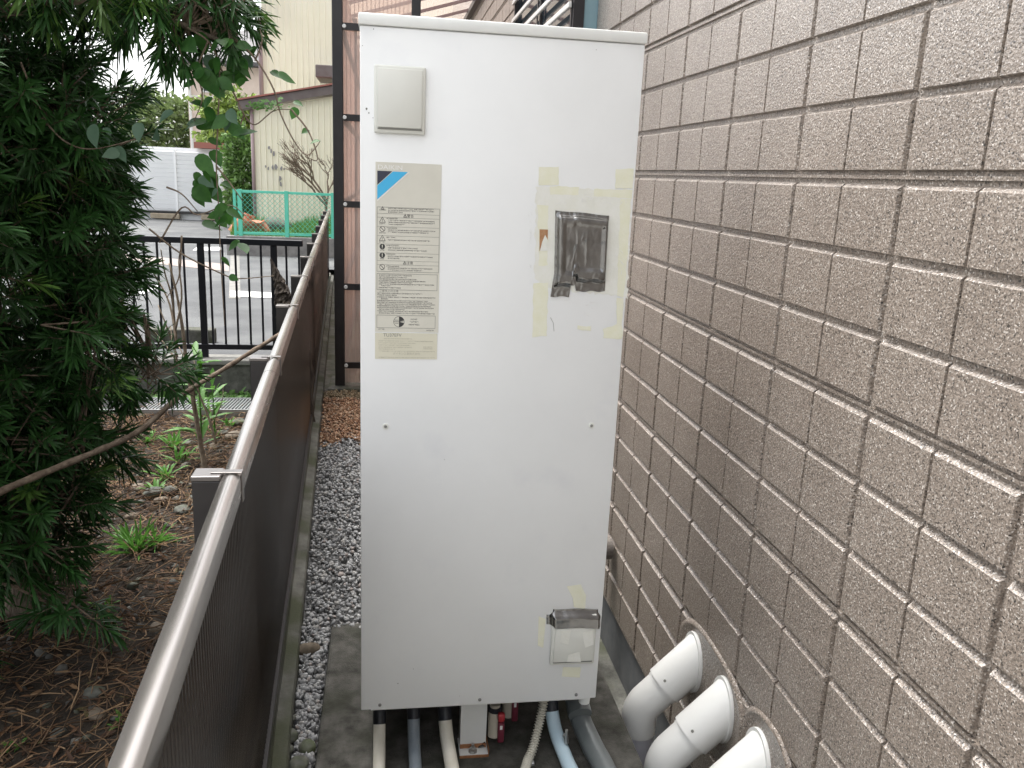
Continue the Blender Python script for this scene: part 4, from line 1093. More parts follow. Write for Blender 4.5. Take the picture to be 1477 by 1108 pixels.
gf = empty('mesh_fence', (-1.5, YF + 0.07, 0.43), 'turquoise green diamond mesh fence on the low block wall', 'fence')
gx0 = at_y(336, 300, YF).x; gx1 = 0.6; gz0, gz1 = 0.475, 1.135
for (p, q) in (((gx0, YF + 0.07, gz1), (gx1, YF + 0.07, gz1)), ((gx0, YF + 0.07, gz0), (gx1, YF + 0.07, gz0))):
    mb = MB(); mb.obox(p, q, 0.04, 0.04); mb.build('rail', 'green_pvc', gf)
for u in (336, 345.5, 413, 480):
    x = at_y(u, 310, YF).x + (0.02 if u == 336 else 0)
    w = 0.02 if u == 336 else 0.03
    mb = MB(); mb.box((x - w, YF + 0.045 - (0 if u == 336 else 0.012), 0.4305), (x + w, YF + 0.095 + (0 if u == 336 else 0.012), gz1 + 0.03)); mb.build('post', 'green_pvc', gf)
mb = MB(); pit = 0.078; hgt = gz1 - gz0
k = gx0 - hgt
while k < gx1:
    for s in (1, -1):
        xa, za, xb, zb_ = (k, gz0, k + hgt, gz1) if s == 1 else (k, gz1, k + hgt, gz0)
        lo, hi = 0.0, 1.0
        if xa < gx0: lo = (gx0 - xa) / hgt
        if xb > gx1: hi = (gx1 - xa) / hgt
        if hi - lo > 0.02:
            mb.obox((xa + hgt * lo, YF + 0.07 + 0.003 * s, za + (zb_ - za) * lo), (xa + hgt * hi, YF + 0.07 + 0.003 * s, za + (zb_ - za) * hi), 0.005, 0.006, up=(0, 1, 0))
    k += pit
mo = mb.build('wire_mesh', 'green_pvc', gf); mo['kind'] = 'stuff'

# yellow house
yh = empty('yellow_house', (-1, 18, 0.4), 'pale yellow house with vertical ribbed metal siding and brown eaves', 'house')
def ribwall(x0, x1, y, z0, ztop, parent, pitch=0.115, name='wall'):
    vs = []; fs = []; n = int((x1 - x0) / pitch) ; k = 0
    for i in range(n):
        for dx, dy in ((0.0, 0.0), (0.72, 0.0), (0.78, -0.025), (0.94, -0.025)):
            x = x0 + (i + dx) * pitch; vs.append((x, y + dy, z0)); vs.append((x, y + dy, ztop(x)))
    m = len(vs) // 2
    for i in range(m - 1): fs.append((2 * i, 2 * i + 2, 2 * i + 3, 2 * i + 1))
    mb = MB(); mb.add(vs, fs); return mb.build(name, 'yellow_siding', parent)
lx = at_y(367, 200, 18).x
eL, eR = at_y(345, 150, 17.7), at_y(478, 128, 17.7)
sl = (eR.z - eL.z) / (eR.x - eL.x)
def rk_(x): return eL.z + (x - eL.x) * sl - 0.12
ribwall(lx, 4, 18, 0.4, rk_, yh)
mb = MB(); mb.box((lx, 18.01, 0.4), (4, 18.4, rk_(lx) - 0.1)); mb.box((lx, 18.41, 0.4), (4, 26, 2.6)); mb.build('wall_core', 'yellow_siding', yh)
mb = MB(); mb.obox((eL.x - 0.05, 18.05, rk_(eL.x) + 0.10), (5, 18.05, rk_(5) + 0.10), 0.46, 0.16); rf_ = mb.build('lower_roof', 'brown_trim', yh)
mb = MB(); mb.obox((eL.x - 0.08, 18.05, rk_(eL.x) + 0.20), (5, 18.05, rk_(5) + 0.20), 0.56, 0.03); mb.build('roof_sheet', 'roof_red', rf_)
c = at_y(466, 105, 18.3); mb = MB(); mb.bbox((c.x - 0.13, 18.0, c.z - 0.12), (c.x + 2.5, 19.2, c.z + 0.12), 0.02); mb.build('roof_vent', 'brown_trim', yh)
ux = at_y(378, 60, 19.4).x
ribwall(ux, 5, 19.4, 2.4, lambda x: 7.0, yh, 0.12, 'upper_wall')
mb = MB(); mb.box((ux, 19.41, 2.4), (5, 26, 7.0)); mb.build('upper_core', 'yellow_siding', yh)
mb = MB(); mb.tube([(ux - 0.03, 19.33, 2.9), (ux - 0.03, 19.33, 4.65)], 0.045, 10); mb.build('downpipe', 'mauve_pipe', yh, smooth=True)
mb = MB(); mb.tube([(lx - 0.03, 17.95, 0.4), (lx - 0.03, 17.95, rk_(lx))], 0.035, 10); mb.build('downpipe', 'mauve_pipe', yh, smooth=True)
e0 = at_y(350, 0, 19.4)
mb = MB(); mb.obox((ux - 0.6, 18.9, e0.z + 0.45), (ux - 0.02, 18.9, e0.z - 0.28), 2.6, 0.14); mb.build('upper_eave', 'roof_dark', yh)
mb = MB(); mb.box((ux - 0.16, 20.0, 3.15), (ux - 0.005, 20.9, 4.2)); mb.build('window', 'grey_wall', yh)
mb = MB()
for u, v in ((388, 213), (391, 218), (395, 222), (383, 240), (387, 243), (393, 242), (398, 241), (406, 243), (410, 244), (404, 258), (405, 266)):
    p = at_y(u, v, 17.97); s = rnd.uniform(0.02, 0.05); mb.poly([(p.x + s * math.cos(a) * rnd.uniform(.4, 1), 17.968, p.z + 1.6 * s * math.sin(a) * rnd.uniform(.5, 1.2)) for a in np.linspace(0, 6.28, 7)[:-1]], 0.002, (0, -1, 0))
mb.build('peeling_marks', 'grey_wall', yh)['kind'] = 'stuff'

# beige house far behind
bh = empty('beige_house', (-5, 35, 0), 'pinkish beige two-storey house with dark roof far behind the lot', 'house')
l = at_y(270, 120, 35); ev = at_y(262, 86, 35)
mb = MB(); mb.box((l.x, 35, 0), (l.x + 6, 42, ev.z - 0.05)); mb.build('wall', 'beige_wall', bh)
mb = MB(); x0, x1, z = l.x - 0.5, l.x + 6.5, ev.z
mb.add([(x0, 34.4, z), (x1, 34.4, z), (x1, 42.6, z), (x0, 42.6, z), (x0 + 2.4, 37.5, z + 1.6), (x1 - 2.4, 37.5, z + 1.6), (x0, 34.4, z - 0.14), (x1, 34.4, z - 0.14), (x1, 42.6, z - 0.14), (x0, 42.6, z - 0.14)],
       [(0, 1, 5, 4), (1, 2, 5), (2, 3, 4, 5), (3, 0, 4), (0, 6, 7, 1), (1, 7, 8, 2), (2, 8, 9, 3), (3, 9, 6, 0), (6, 9, 8, 7)]); mb.build('roof', 'roof_dark', bh)
for u0, v0, u1, v1 in ((292, 122, 309, 134), (335, 86, 350, 100)):
    a, b = at_y(u0, v0, 34.95), at_y(u1, v1, 34.95)
    mb = MB(); mb.box((a.x, 34.93, b.z), (b.x, 34.99, a.z)); w_ = mb.build('window', 'slat_white', bh)
    mb = MB(); mb.box((a.x + 0.05, 34.915, b.z + 0.05), (b.x - 0.05, 34.929, a.z - 0.05)); mb.build('pane', 'window_glass', w_)
mb = MB(); mb.tube([(l.x + 0.1, 34.9, 0.5), (l.x + 0.1, 34.9, ev.z - 0.1)], 0.05, 8); mb.build('downpipe', 'slat_white', bh)
mb = MB(); a = at_y(290, 138, 34.9); mb.box((l.x, 34.88, a.z - 0.06), (l.x + 6, 34.98, a.z)); mb.build('belt_course', 'slat_white', bh)

# grey annex between
mb = MB(); a, b = at_y(318, 150, 28), at_y(420, 290, 28)
mb.box((a.x, 28, 0.1), (b.x, 31, a.z)); ax_ = mb.build('annex', 'grey_wall', base=(a.x + 1, 28, 0.1)); tag(ax_, 'plain grey annex wall between the beige and yellow houses', 'building')

# white garage doors
gy = 22.5
ga = empty('garage', (-5.5, gy, LOT), 'white slatted garage with twin doors and red roof edge across the lot', 'garage')
gl, grx = at_y(120, 315, gy).x, at_y(323, 318, gy).x
mid = at_y(256, 300, gy).x
zt_ = at_y(300, 218, gy).z
def slatted(x0, x1, z0, z1):
    vs = []; fs = []; z = z0; pit = 0.105
    while z + pit <= z1 + 1e-6:
        for dz, dy in ((0.0, 0.0), (0.74, -0.02), (0.80, 0.03), (0.98, 0.03)):
            vs.append((x0, gy + dy, z + dz * pit)); vs.append((x1, gy + dy, z + dz * pit))
        z += pit
    m = len(vs) // 2
    for i in range(m - 1): fs.append((2 * i, 2 * i + 1, 2 * i + 3, 2 * i + 2))
    mb = MB(); mb.add(vs, fs); return mb.build('door', 'white_door', ga)
d1 = slatted(gl, mid - 0.03, LOT + 0.22, zt_); d2 = slatted(mid + 0.03, grx, LOT + 0.22, zt_)
mb = MB(); mb.box((mid - 0.028, gy - 0.03, LOT + 0.2), (mid + 0.028, gy + 0.03, zt_)); mb.build('door_post', 'white_door', ga)
mb = MB(); mb.box((gl, gy + 0.06, LOT), (grx, gy + 4, zt_ + 0.05)); mb.build('shell', 'white_door', ga)
mb = MB(); mb.box((gl, gy - 0.1, LOT + 0.16), (grx, gy + 0.02, LOT + 0.2)); mb.build('threshold', 'bar_dark', ga)
for u in (240, 312):
    x = at_y(u, 320, gy).x; mb = MB(); mb.bbox((x - 0.35, gy - 0.12, LOT + 0.02), (x + 0.35, gy + 0.01, LOT + 0.155), 0.02); mb.build('timber_block', 'timber', ga)
mb = MB(); mb.box((at_y(283, 212, gy).x, gy - 0.25, zt_ + 0.06), (grx + 0.15, gy + 4, zt_ + 0.2)); mb.build('roof_edge', 'roof_red', ga)
pl = MB(); a = at_y(323, 232, gy - 0.8); b = at_y(334, 318, gy - 0.8)
pl.bbox((a.x, gy - 0.9, LOT), (b.x, gy - 0.5, at_y(330, 234, gy - 0.8).z), 0.02)
tag(pl.build('gate_pillar', 'block_wall', base=(a.x + 0.1, gy - 0.7, LOT)), 'weathered grey concrete pillar between the garage and the bush', 'pillar')

# terracotta pots heap, rocks and grass behind the green fence
for k, (u, v, s) in enumerate(((345, 323, 0.16), (356, 327, 0.13), (366, 329, 0.12), (377, 326, 0.11), (352, 316, 0.10))):
    p = at_y(u, v, 14.9); mb = MB()
    c = Vector((p.x, 14.9 + 0.1 * k, 0.40)); tilt = Vector((rnd.uniform(-0.9, 0.9), rnd.uniform(-0.3, 0.3), 0.8)).normalized()
    zc = Vector((0, 0, s * 0.75 + (0.14 if k == 4 else 0)))
    mb.tube([c + zc - tilt * s, c + zc + tilt * s * 0.7, c + zc + tilt * s * 0.72, c + zc + tilt * s], [s * 0.6, s * 0.85, s * 0.98, s * 0.98], 14)
    tag(mb.build('flower_pot', 'terracotta', base=c, smooth=True, auto=40), 'terracotta pot heaped behind the green mesh fence', 'pot', 'terracotta pots behind the mesh fence')
p = at_y(396, 318, 15.4); rock('rock', (p.x, 15.4, 0.5), (0.28, 0.2, 0.16), 'cobble', 'grey garden rock behind the green mesh fence', seed=9)
g = np.random.default_rng(21)
n = 5200
bx_ = g.uniform(-2.55, 0.6, n); by_ = g.uniform(14.3, 17.6, n); h = g.uniform(0.06, 0.24, n) * (1 + 0.5 * np.sin(bx_ * 4))
ang = g.uniform(0, 6.28, n); w = 0.012
dx, dy = np.cos(ang) * w, np.sin(ang) * w; lx_, ly_ = g.normal(0, 0.05, n), g.normal(0, 0.05, n)
V = np.stack([np.column_stack([bx_ - dx, by_ - dy, np.full(n, .39)]), np.column_stack([bx_ + dx, by_ + dy, np.full(n, .39)]), np.column_stack([bx_ + lx_, by_ + ly_, .39 + np.abs(h)])], 1).reshape(-1, 3)
tn = np.repeat(np.array([0.10, 0.22, 0.045]) * g.uniform(0.6, 1.5, (n, 1)), 3, 0)
o = np_mesh('grass', V, np.arange(3 * n).reshape(-1, 3), 'grass', tn); tag(o, 'unkempt green grass behind the turquoise mesh fence', 'grass', kind='stuff')

# ------------------------------------------------------------------ foliage tools
def leaf_mesh(B, D, N, L, W, droop, name, material, tints, parent=None, base=(0, 0, 0)):
    """lanceolate leaves: base points B, unit directions D, unit normals N, length, width, droop; 8 verts, 4 quads each"""
    n = len(B); S = np.cross(D, N); S /= np.linalg.norm(S, axis=1)[:, None] + 1e-9
    def pt(t, w, dz): return B + D * (L * t)[:, None] + S * (W * w)[:, None] + N * (dz * L)[:, None] - np.array([0, 0, 1.0])[None] * (droop * L * t * t)[:, None]
    z = np.zeros(n); o = np.ones(n)
    vs = [pt(0 * o, 0.12 * o, 0), pt(0 * o, -0.12 * o, 0), pt(.35 * o, .5 * o, .02), pt(.35 * o, 0 * o, -.01), pt(.35 * o, -.5 * o, .02), pt(.75 * o, .40 * o, .02), pt(.75 * o, 0 * o, -.01), pt(.75 * o, -.40 * o, .02), pt(o, 0 * o, 0)]
    V = np.stack(vs, 1).reshape(-1, 3)
    q = np.array([[0, 2, 3], [0, 3, 1], [1, 3, 4], [2, 5, 6], [2, 6, 3], [3, 6, 7], [3, 7, 4], [5, 8, 6], [6, 8, 7]])
    F = (q[None] + (np.arange(n) * 9)[:, None, None]).reshape(-1, 3)
    return np_mesh(name, V, F, material, np.repeat(tints, 9, 0), parent, base)

def unit(v): return v / (np.linalg.norm(v, axis=-1, keepdims=True) + 1e-9)

# ------------------------------------------------------------------ podocarpus tree
tree = empty('podocarpus_tree', (-1.34, 3.05, SOIL), 'dark evergreen tree with narrow strap leaves leaning over the fence', 'tree')
mb = MB(); mb.tube(smooth_path([(-1.33, 3.05, SOIL - 0.1), (-1.34, 3.08, 0.12), (-1.31, 3.1, 0.45), (-1.38, 3.12, 0.9), (-1.45, 3.1, 1.5), (-1.5, 3.05, 2.3)], 5), [0.115 - 0.0028 * k for k in range(26)], 14, jag=0.06); mb.build('trunk', 'bark', tree, smooth=True)
limbs = [[(-1.34, 3.08, 0.35), (-1.22, 2.98, 0.55), (-1.0, 2.85, 0.62)], [(-1.36, 3.1, 0.8), (-1.1, 3.1, 1.0), (-0.85, 3.1, 1.02)], [(-1.4, 3.1, 1.2), (-1.25, 3.0, 1.5), (-1.08, 2.95, 1.72)],
         [(-1.45, 3.1, 1.6), (-1.15, 2.85, 1.93), (-0.8, 2.8, 2.0), (-0.45, 2.8, 1.9)], [(-1.4, 3.1, 1.1), (-1.5, 2.6, 1.4), (-1.4, 2.2, 1.55)], [(-1.4, 3.1, 0.5), (-1.45, 2.7, 0.55), (-1.3, 2.45, 0.45)]]
for lm in limbs:
    q = smooth_path(lm, 5); mb = MB(); mb.tube(q, [0.018 - 0.012 * k / (len(q) - 1) for k in range(len(q))], 8, jag=0.08); mb.build('limb', 'bark', tree, smooth=True)
g = np.random.default_rng(3)
ELL = [((-1.56, 3.05, 1.15), (0.60, 0.72, 0.86), 980), ((-1.36, 2.25, 1.55), (0.40, 0.42, 0.55), 220), ((-0.80, 2.85, 2.08), (0.40, 0.28, 0.10), 120), ((-1.24, 2.82, 0.40), (0.26, 0.28, 0.22), 100),
       ((-1.66, 3.0, 2.35), (0.85, 0.8, 0.60), 440), ((-0.84, 3.12, 0.80), (0.10, 0.12, 0.08), 12), ((-1.24, 2.55, 0.10), (0.06, 0.1, 0.06), 7), ((-0.62, 2.85, 1.97), (0.16, 0.16, 0.09), 20),
       ((-1.46, 2.15, 0.75), (0.36, 0.35, 0.36), 120), ((-1.03, 3.05, 1.25), (0.13, 0.22, 0.33), 90), ((-1.04, 3.05, 0.62), (0.11, 0.18, 0.18), 34), ((-1.02, 2.7, 0.10), (0.12, 0.12, 0.06), 9), ((-0.50, 2.8, 2.0), (0.13, 0.12, 0.07), 20),
       ((-2.1, 3.6, 1.1), (0.6, 0.5, 1.2), 420), ((-1.28, 3.05, 1.72), (0.40, 0.38, 0.30), 220), ((-1.05, 3.0, 1.60), (0.19, 0.25, 0.24), 110), ((-1.0, 3.0, 0.95), (0.12, 0.2, 0.2), 50), ((-1.36, 2.85, 0.55), (0.36, 0.32, 0.28), 150)]
SB, SD, YOUNG = [], [], []
for c, r, m in ELL:
    u = unit(g.normal(size=(m, 3))); rad = g.uniform(0.25, 1.0, m) ** 0.45
    P = np.array(c) + u * np.array(r) * rad[:, None] * (1 + 0.10 * g.normal(size=(m, 1)))
    out = unit(u * np.array(1 / np.array(r)) * 0.4 + np.array([0.15, -0.15, 0.35]) + 0.45 * g.normal(size=(m, 3)))
    SB.append(P); SD.append(out); YOUNG.append((g.random(m) < (0.28 if r[0] in (0.40, 0.16, 0.13) and c[2] > 1.9 else 0.05)) & (rad > (0.3 if c[2] > 1.9 else 0.8)))
SB = np.concatenate(SB); SD = np.concatenate(SD); YOUNG = np.concatenate(YOUNG)
m = len(SB); K = 24
t = np.tile(np.arange(K) / (K - 1), m); si = np.repeat(np.arange(m), K)
ax = SD[si]; ref = unit(np.cross(ax, np.array([0.3, 0.5, 0.81]))); ref2 = np.cross(ax, ref)
phi = np.tile(np.arange(K) * 2.39996, m) + np.repeat(g.uniform(0, 6.28, m), K) + g.normal(0, 0.2, m * K)
el = (1.25 - 0.85 * t) + g.normal(0, 0.14, m * K)
rad_d = ref * np.cos(phi)[:, None] + ref2 * np.sin(phi)[:, None]
D = unit(ax * np.cos(el)[:, None] + rad_d * np.sin(el)[:, None])
Bp = SB[si] + ax * (t * 0.085)[:, None]
N = unit(ax - D * np.sum(ax * D, 1)[:, None])
L = (0.068 + 0.034 * g.random(m * K)) * (1 - 0.25 * t) * np.repeat(g.uniform(0.8, 1.15, m), K); W = 0.0095 * g.uniform(0.8, 1.15, m * K)
base = np.where(np.repeat(YOUNG, K)[:, None], np.array([0.085, 0.17, 0.034]), np.array([0.028, 0.082, 0.019]))
tn = base * np.repeat(g.uniform(0.65, 1.45, (m, 1)), K, 0) * g.uniform(0.85, 1.15, (m * K, 1))
leaf_mesh(Bp, D, N, L, W, 0.12 + 0.22 * g.random(m * K), 'crown', 'leaf_pod', tn, tree)
mb = MB()
allq = [Vector(p) for lm in limbs for p in smooth_path(lm, 5)] + [Vector((-1.38, 3.1, z)) for z in (0.3, 0.6, 0.9, 1.2)] + [Vector((-1.5, 3.05, z)) for z in (1.5, 1.9, 2.2)]
for k in range(m):
    p = Vector(SB[k]); q = min(allq, key=lambda a: (a - p).length)
    d = Vector(SD[k])
    mid = p - d * 0.10
    if (q - p).length > 0.2: q = p + (q - p).normalized() * 0.2
    mb.tube([q, mid, p, p + d * 0.085], [0.004, 0.003, 0.0025, 0.0015], 4, caps=False)
tw = mb.build('twigs', 'twig', tree); tw['kind'] = 'stuff'

# ------------------------------------------------------------------ vine with broad leaves
vine = empty('climbing_vine', (-0.6, 2.75, SOIL), 'climbing vine with broad green leaves hanging from the evergreen over the view of the lot', 'vine')
VY = 2.75
def vpath(pts, y=VY): return smooth_path([at_y(u, v, y + 0.03 * noise.noise((u * .02, v * .02, 0))) for u, v in pts], 5)
stems = [[(270, 40), (300, 60), (316, 95), (315, 160), (312, 240), (316, 310), (318, 370), (324, 470)], [(345, 60), (372, 90), (395, 130), (405, 165), (425, 205), (442, 224), (456, 212), (462, 203)],
         [(316, 95), (335, 130), (352, 165), (368, 180), (395, 160), (420, 158)], [(300, 60), (285, 100), (292, 140), (280, 175)], [(352, 165), (345, 185)], [(368, 88), (378, 60), (375, 42)],
         [(230, 350), (262, 300), (286, 310), (330, 296), (355, 312)], [(240, 270), (262, 280), (285, 305)], [(60, 170), (95, 205), (135, 215), (200, 200)], [(30, 90), (50, 140), (70, 180)], [(215, 330), (260, 365), (320, 395), (345, 402), (395, 398)],
         [(262, 340), (258, 400), (240, 430)], [(420, 158), (445, 190), (458, 230), (440, 226)], [(312, 240), (330, 262), (350, 290)]]
for s_ in stems:
    q = vpath(s_); mb = MB(); mb.tube(q, [0.0032 - 0.0018 * k / (len(q) - 1) for k in range(len(q))], 5); mb.build('stem', 'twig', vine, smooth=True)
def broad_leaf(u, v, size_px, pale=False, kk=0):
    s = size_px * VY / CAM_F * 1.0
    y = VY + rnd.uniform(-0.06, 0.06)
    c = at_y(u, v, y)
    prof = [(0.0, 0.0), (0.0, 0.13), (0.10, 0.29), (0.27, 0.38), (0.45, 0.37), (0.63, 0.28), (0.80, 0.15), (0.92, 0.05), (1.0, 0.0)]
    D = Vector((rnd.uniform(-1.2, 1.2), rnd.uniform(-0.7, 0.7), rnd.uniform(-1.0, -0.15))).normalized()
    Nn = Vector((rnd.uniform(-0.8, 0.8), -1.0, rnd.uniform(0.1, 1.8))).normalized(); asp = rnd.uniform(0.72, 1.0); Nn = (Nn - D * Nn.dot(D)).normalized(); S = D.cross(Nn)
    fold = rnd.uniform(0.05, 0.35); cur = rnd.uniform(-0.15, 0.3)
    vs = []
    def P_(a, b): return c + D * ((a - 0.45) * s) + S * (b * s * asp) + Nn * (s * (abs(b) * fold - cur * (a - 0.4) ** 2))
    mids = [P_(a, 0) for a, b in prof]; le = [P_(a, b) for a, b in prof]; ri = [P_(a, -b) for a, b in prof]
    n = len(prof); vs = mids + le[1:-1] + ri[1:-1]; fs = []
    for k in range(n - 1):
        L0 = None if k == 0 else n + k - 1; L1 = None if k + 1 == n - 1 else n + k
        R0 = None if k == 0 else 2 * n - 2 + k - 1; R1 = None if k + 1 == n - 1 else 2 * n - 2 + k
        fs.append(tuple(i for i in (k, k + 1, L1, L0) if i is not None)); fs.append(tuple(i for i in (k, R0, R1, k + 1) if i is not None))
    mb = MB(); mb.add([p[:] for p in vs], fs)
    # petiole
    o = mb.build('leaf', 'leaf_vine_pale' if pale else 'leaf_vine', vine, smooth=True)
    return o
for (u, v, s_) in [(258, 62, 30), (274, 66, 30), (292, 62, 30), (308, 68, 26), (283, 98, 26), (299, 120, 48), (313, 95, 24), (330, 112, 22), (345, 112, 24), (325, 122, 26), (286, 150, 24), (303, 165, 26), (278, 182, 46), (300, 148, 20), (318, 177, 28), (340, 187, 32), (358, 192, 28),
                (296, 238, 34), (312, 228, 26), (290, 268, 26), (311, 280, 30), (285, 258, 20), (308, 256, 20), (292, 280, 32), (317, 304, 26), (338, 310, 26), (305, 326, 28), (319, 322, 24), (413, 113, 28), (398, 108, 20), (430, 150, 16), (424, 163, 18), (440, 190, 16), (455, 205, 15),
                (352, 358, 28), (338, 354, 22), (325, 378, 18), (337, 401, 14), (322, 62, 22), (336, 78, 20), (352, 92, 18), (365, 75, 18), (345, 85, 22), (310, 205, 20)]:
    broad_leaf(u, v, s_)
for (u, v, s_) in [(240, 168, 24), (135, 195, 34), (155, 190, 16), (160, 222, 24), (200, 190, 28), (225, 195, 26), (175, 222, 24), (152, 205, 18), (40, 225, 20)]:
    broad_leaf(u, v, s_, True)
for (u, v, s_) in [(60, 182, 22), (80, 184, 18), (45, 188, 18), (100, 58, 20)]: broad_leaf(u, v, s_)
rv = random.Random(77)
for (cu_, cv_, su, sv, n_) in ((300, 110, 38, 38, 16), (310, 175, 34, 18, 8), (305, 262, 18, 26, 8), (350, 80, 24, 24, 8), (318, 318, 18, 10, 4)):
    for k in range(n_): broad_leaf(cu_ + rv.gauss(0, 0.5) * su, cv_ + rv.gauss(0, 0.5) * sv, rv.uniform(15, 28), rv.random() < 0.12)
# yellowish flower sprays
mb = MB()
for k in range(150):
    u = 383 + 26 * rnd.gauss(0, 0.5); v = 152 + 8 * rnd.gauss(0, 0.5); p = at_y(u, v, VY + rnd.uniform(-0.03, 0.03)); r_ = rnd.uniform(0.003, 0.006)
    mb.add([(p.x - r_, p.y, p.z), (p.x, p.y - r_, p.z - r_ * .5), (p.x + r_, p.y, p.z), (p.x, p.y + r_, p.z + r_)], [(0, 1, 2, 3)])
fl = mb.build('flower_spray', 'weed', vine); fl['kind'] = 'stuff'

# ------------------------------------------------------------------ leaning branch, dead stalk, bark stump
q = smooth_path([at_y(-40, 735, 2.38), at_y(10, 705, 2.45), at_y(130, 655, 2.7), at_y(200, 622, 2.9), at_y(260, 572, 3.1), at_y(330, 528, 3.3), at_y(404, 482, 3.5)], 8)
mb = MB(); mb.tube(q, [0.0115 - 0.003 * k / (len(q) - 1) + 0.0012 * math.sin(k * 1.9) for k in range(len(q))], 9, jag=0.05)
br = mb.build('fallen_branch', 'twig', base=(-0.95, 3.33, 0.3), smooth=True); tag(br, 'bare brown branch leaning from the evergreen to the fence top', 'branch')

def stalk(name, px, y, r0, label, cat, extra=()):
    e = empty(name, at_y(px[0][0], px[0][1], y), label, cat)
    q = smooth_path([at_y(u, v, y + 0.02 * k) for k, (u, v) in enumerate(px)], 5)
    mb = MB(); mb.tube(q, [r0 * (1 - 0.7 * k / (len(q) - 1)) for k in range(len(q))], 7, jag=0.1); mb.build('stem', 'dead_stem', e, smooth=True)
    for ex in extra:
        q = smooth_path([at_y(u, v, y + rnd.uniform(-0.05, 0.1)) for u, v in ex], 4); mb = MB(); mb.tube(q, [r0 * 0.4 * (1 - 0.6 * k / (len(q) - 1)) for k in range(len(q))], 5); mb.build('side_twig', 'dead_stem', e, smooth=True)
    return e
stalk('dead_stalk', [(300, 698), (291, 650), (281, 590), (270, 530), (264, 480), (256, 430), (244, 380)], 4.40, 0.016, 'tall dry brown stalk with thin twigs standing in the soil plot', 'dead plant',
      [[(255, 500), (245, 440), (225, 400), (205, 372)], [(252, 480), (262, 430), (258, 380), (262, 352)], [(256, 515), (240, 470), (228, 440)], [(254, 490), (248, 430), (238, 395), (232, 360)], [(262, 540), (250, 500), (246, 470)], [(282, 600), (276, 540), (258, 500)], [(258, 525), (232, 490), (205, 462)]])
stalk('dead_stalk', [(312, 640), (300, 600), (285, 560), (280, 520)], 4.55, 0.008, 'short leaning dry stalk behind the tall dead one', 'dead plant', [[(305, 615), (320, 580), (322, 555)]])

mb = MB()
q = [Vector(p) for p in [(-0.50, 5.0, SOIL - 0.05), (-0.52, 5.0, 0.4), (-0.555, 5.0, 0.70), (-0.585, 5.0, 0.80), (-0.605, 5.0, 0.88), (-0.63, 5.0, 0.95), (-0.655, 5.0, 1.03)]]
q = smooth_path(q, 6); rr = [0.085, 0.08, 0.072, 0.055, 0.032, 0.02, 0.006]
mb.tube(q, [rr[min(5, k // 6)] + (rr[min(6, k // 6 + 1)] - rr[min(5, k // 6)]) * ((k % 6) / 6 if k < 36 else 1) for k in range(len(q))], 18, jag=0.24)
tag(mb.build('broken_trunk', 'bark_dark', base=(-0.5, 5.0, SOIL)), 'dark splintered dead trunk standing behind the brown fence', 'tree stump')

# ------------------------------------------------------------------ soil plot: litter, cobbles, weeds
g = np.random.default_rng(33)
n = 9500
y = 1.6 + 4.1 * g.random(n) ** 1.15; x = np.array([g.uniform(-2.6 if yy < 4 else -2.2, fx(yy) - 0.06) for yy in y])
z = np.array([soil_z(a, b) for a, b in zip(x, y)]) + g.uniform(0.0, 0.05, n)
ang = g.uniform(0, 6.28, n); Ls = g.uniform(0.03, 0.17, n); tilt = g.normal(0, 0.22, n); r_ = g.uniform(0.0010, 0.0032, n)
D = np.column_stack([np.cos(ang) * np.cos(tilt), np.sin(ang) * np.cos(tilt), np.sin(tilt)])
S = np.column_stack([-np.sin(ang), np.cos(ang), np.zeros(n)]); T = np.cross(D, S)
Bp = np.column_stack([x, y, z]); bend = g.normal(0, 0.16, n)
rings = []
for tt, rr in ((0, 1.0), (0.5, 0.9), (1.0, 0.5)):
    c = Bp + D * (Ls * (tt - 0.5))[:, None] + S * (bend * Ls * (1 - (2 * tt - 1) ** 2))[:, None]
    for a in (0, 2.094, 4.189): rings.append(c + (S * math.cos(a) + T * math.sin(a)) * (r_ * rr)[:, None])
V = np.stack(rings, 1).reshape(-1, 3)
fq = np.array([[i * 3 + k, i * 3 + (k + 1) % 3, (i + 1) * 3 + (k + 1) % 3, (i + 1) * 3 + k] for i in range(2) for k in range(3)])
F = (fq[None] + (np.arange(n) * 9)[:, None, None]).reshape(-1, 4)
base = g.choice(np.array([[0.16, 0.12, 0.08], [0.26, 0.205, 0.14], [0.10, 0.07, 0.045], [0.36, 0.30, 0.22], [0.06, 0.042, 0.03]]), size=n, p=[.3, .24, .24, .07, .15])
o = np_mesh('twig_litter', V, F, 'litter', np.repeat(base * np.array([0.80, 0.62, 0.46]), 9, 0)); tag(o, 'dry twigs and straw strewn over the soil plot', 'litter', kind='stuff')
n = 7000
y = 1.6 + 4.1 * g.random(n); x = np.array([g.uniform(-2.6, fx(yy) - 0.06) for yy in y]); z = np.array([soil_z(a, b) for a, b in zip(x, y)]) + g.uniform(0.0, 0.025, n)
D = unit(np.column_stack([g.normal(size=n), g.normal(size=n), 0.25 * g.normal(size=n)])); N = unit(np.column_stack([0.4 * g.normal(size=n), 0.4 * g.normal(size=n), np.ones(n)])); N = unit(N - D * np.sum(N * D, 1)[:, None])
base = g.choice(np.array([[0.15, 0.095, 0.055], [0.22, 0.15, 0.09], [0.075, 0.048, 0.03], [0.30, 0.24, 0.16], [0.11, 0.12, 0.05]]), size=n, p=[.35, .2, .3, .08, .07])
o = leaf_mesh(np.column_stack([x, y, z]), D, N, g.uniform(0.02, 0.06, n), g.uniform(0.005, 0.014, n), g.normal(0, 0.1, n), 'dead_leaves', 'litter', base * np.array([0.60, 0.44, 0.32])); tag(o, 'brown dead leaves scattered over the soil plot', 'litter', kind='stuff')
n = 900
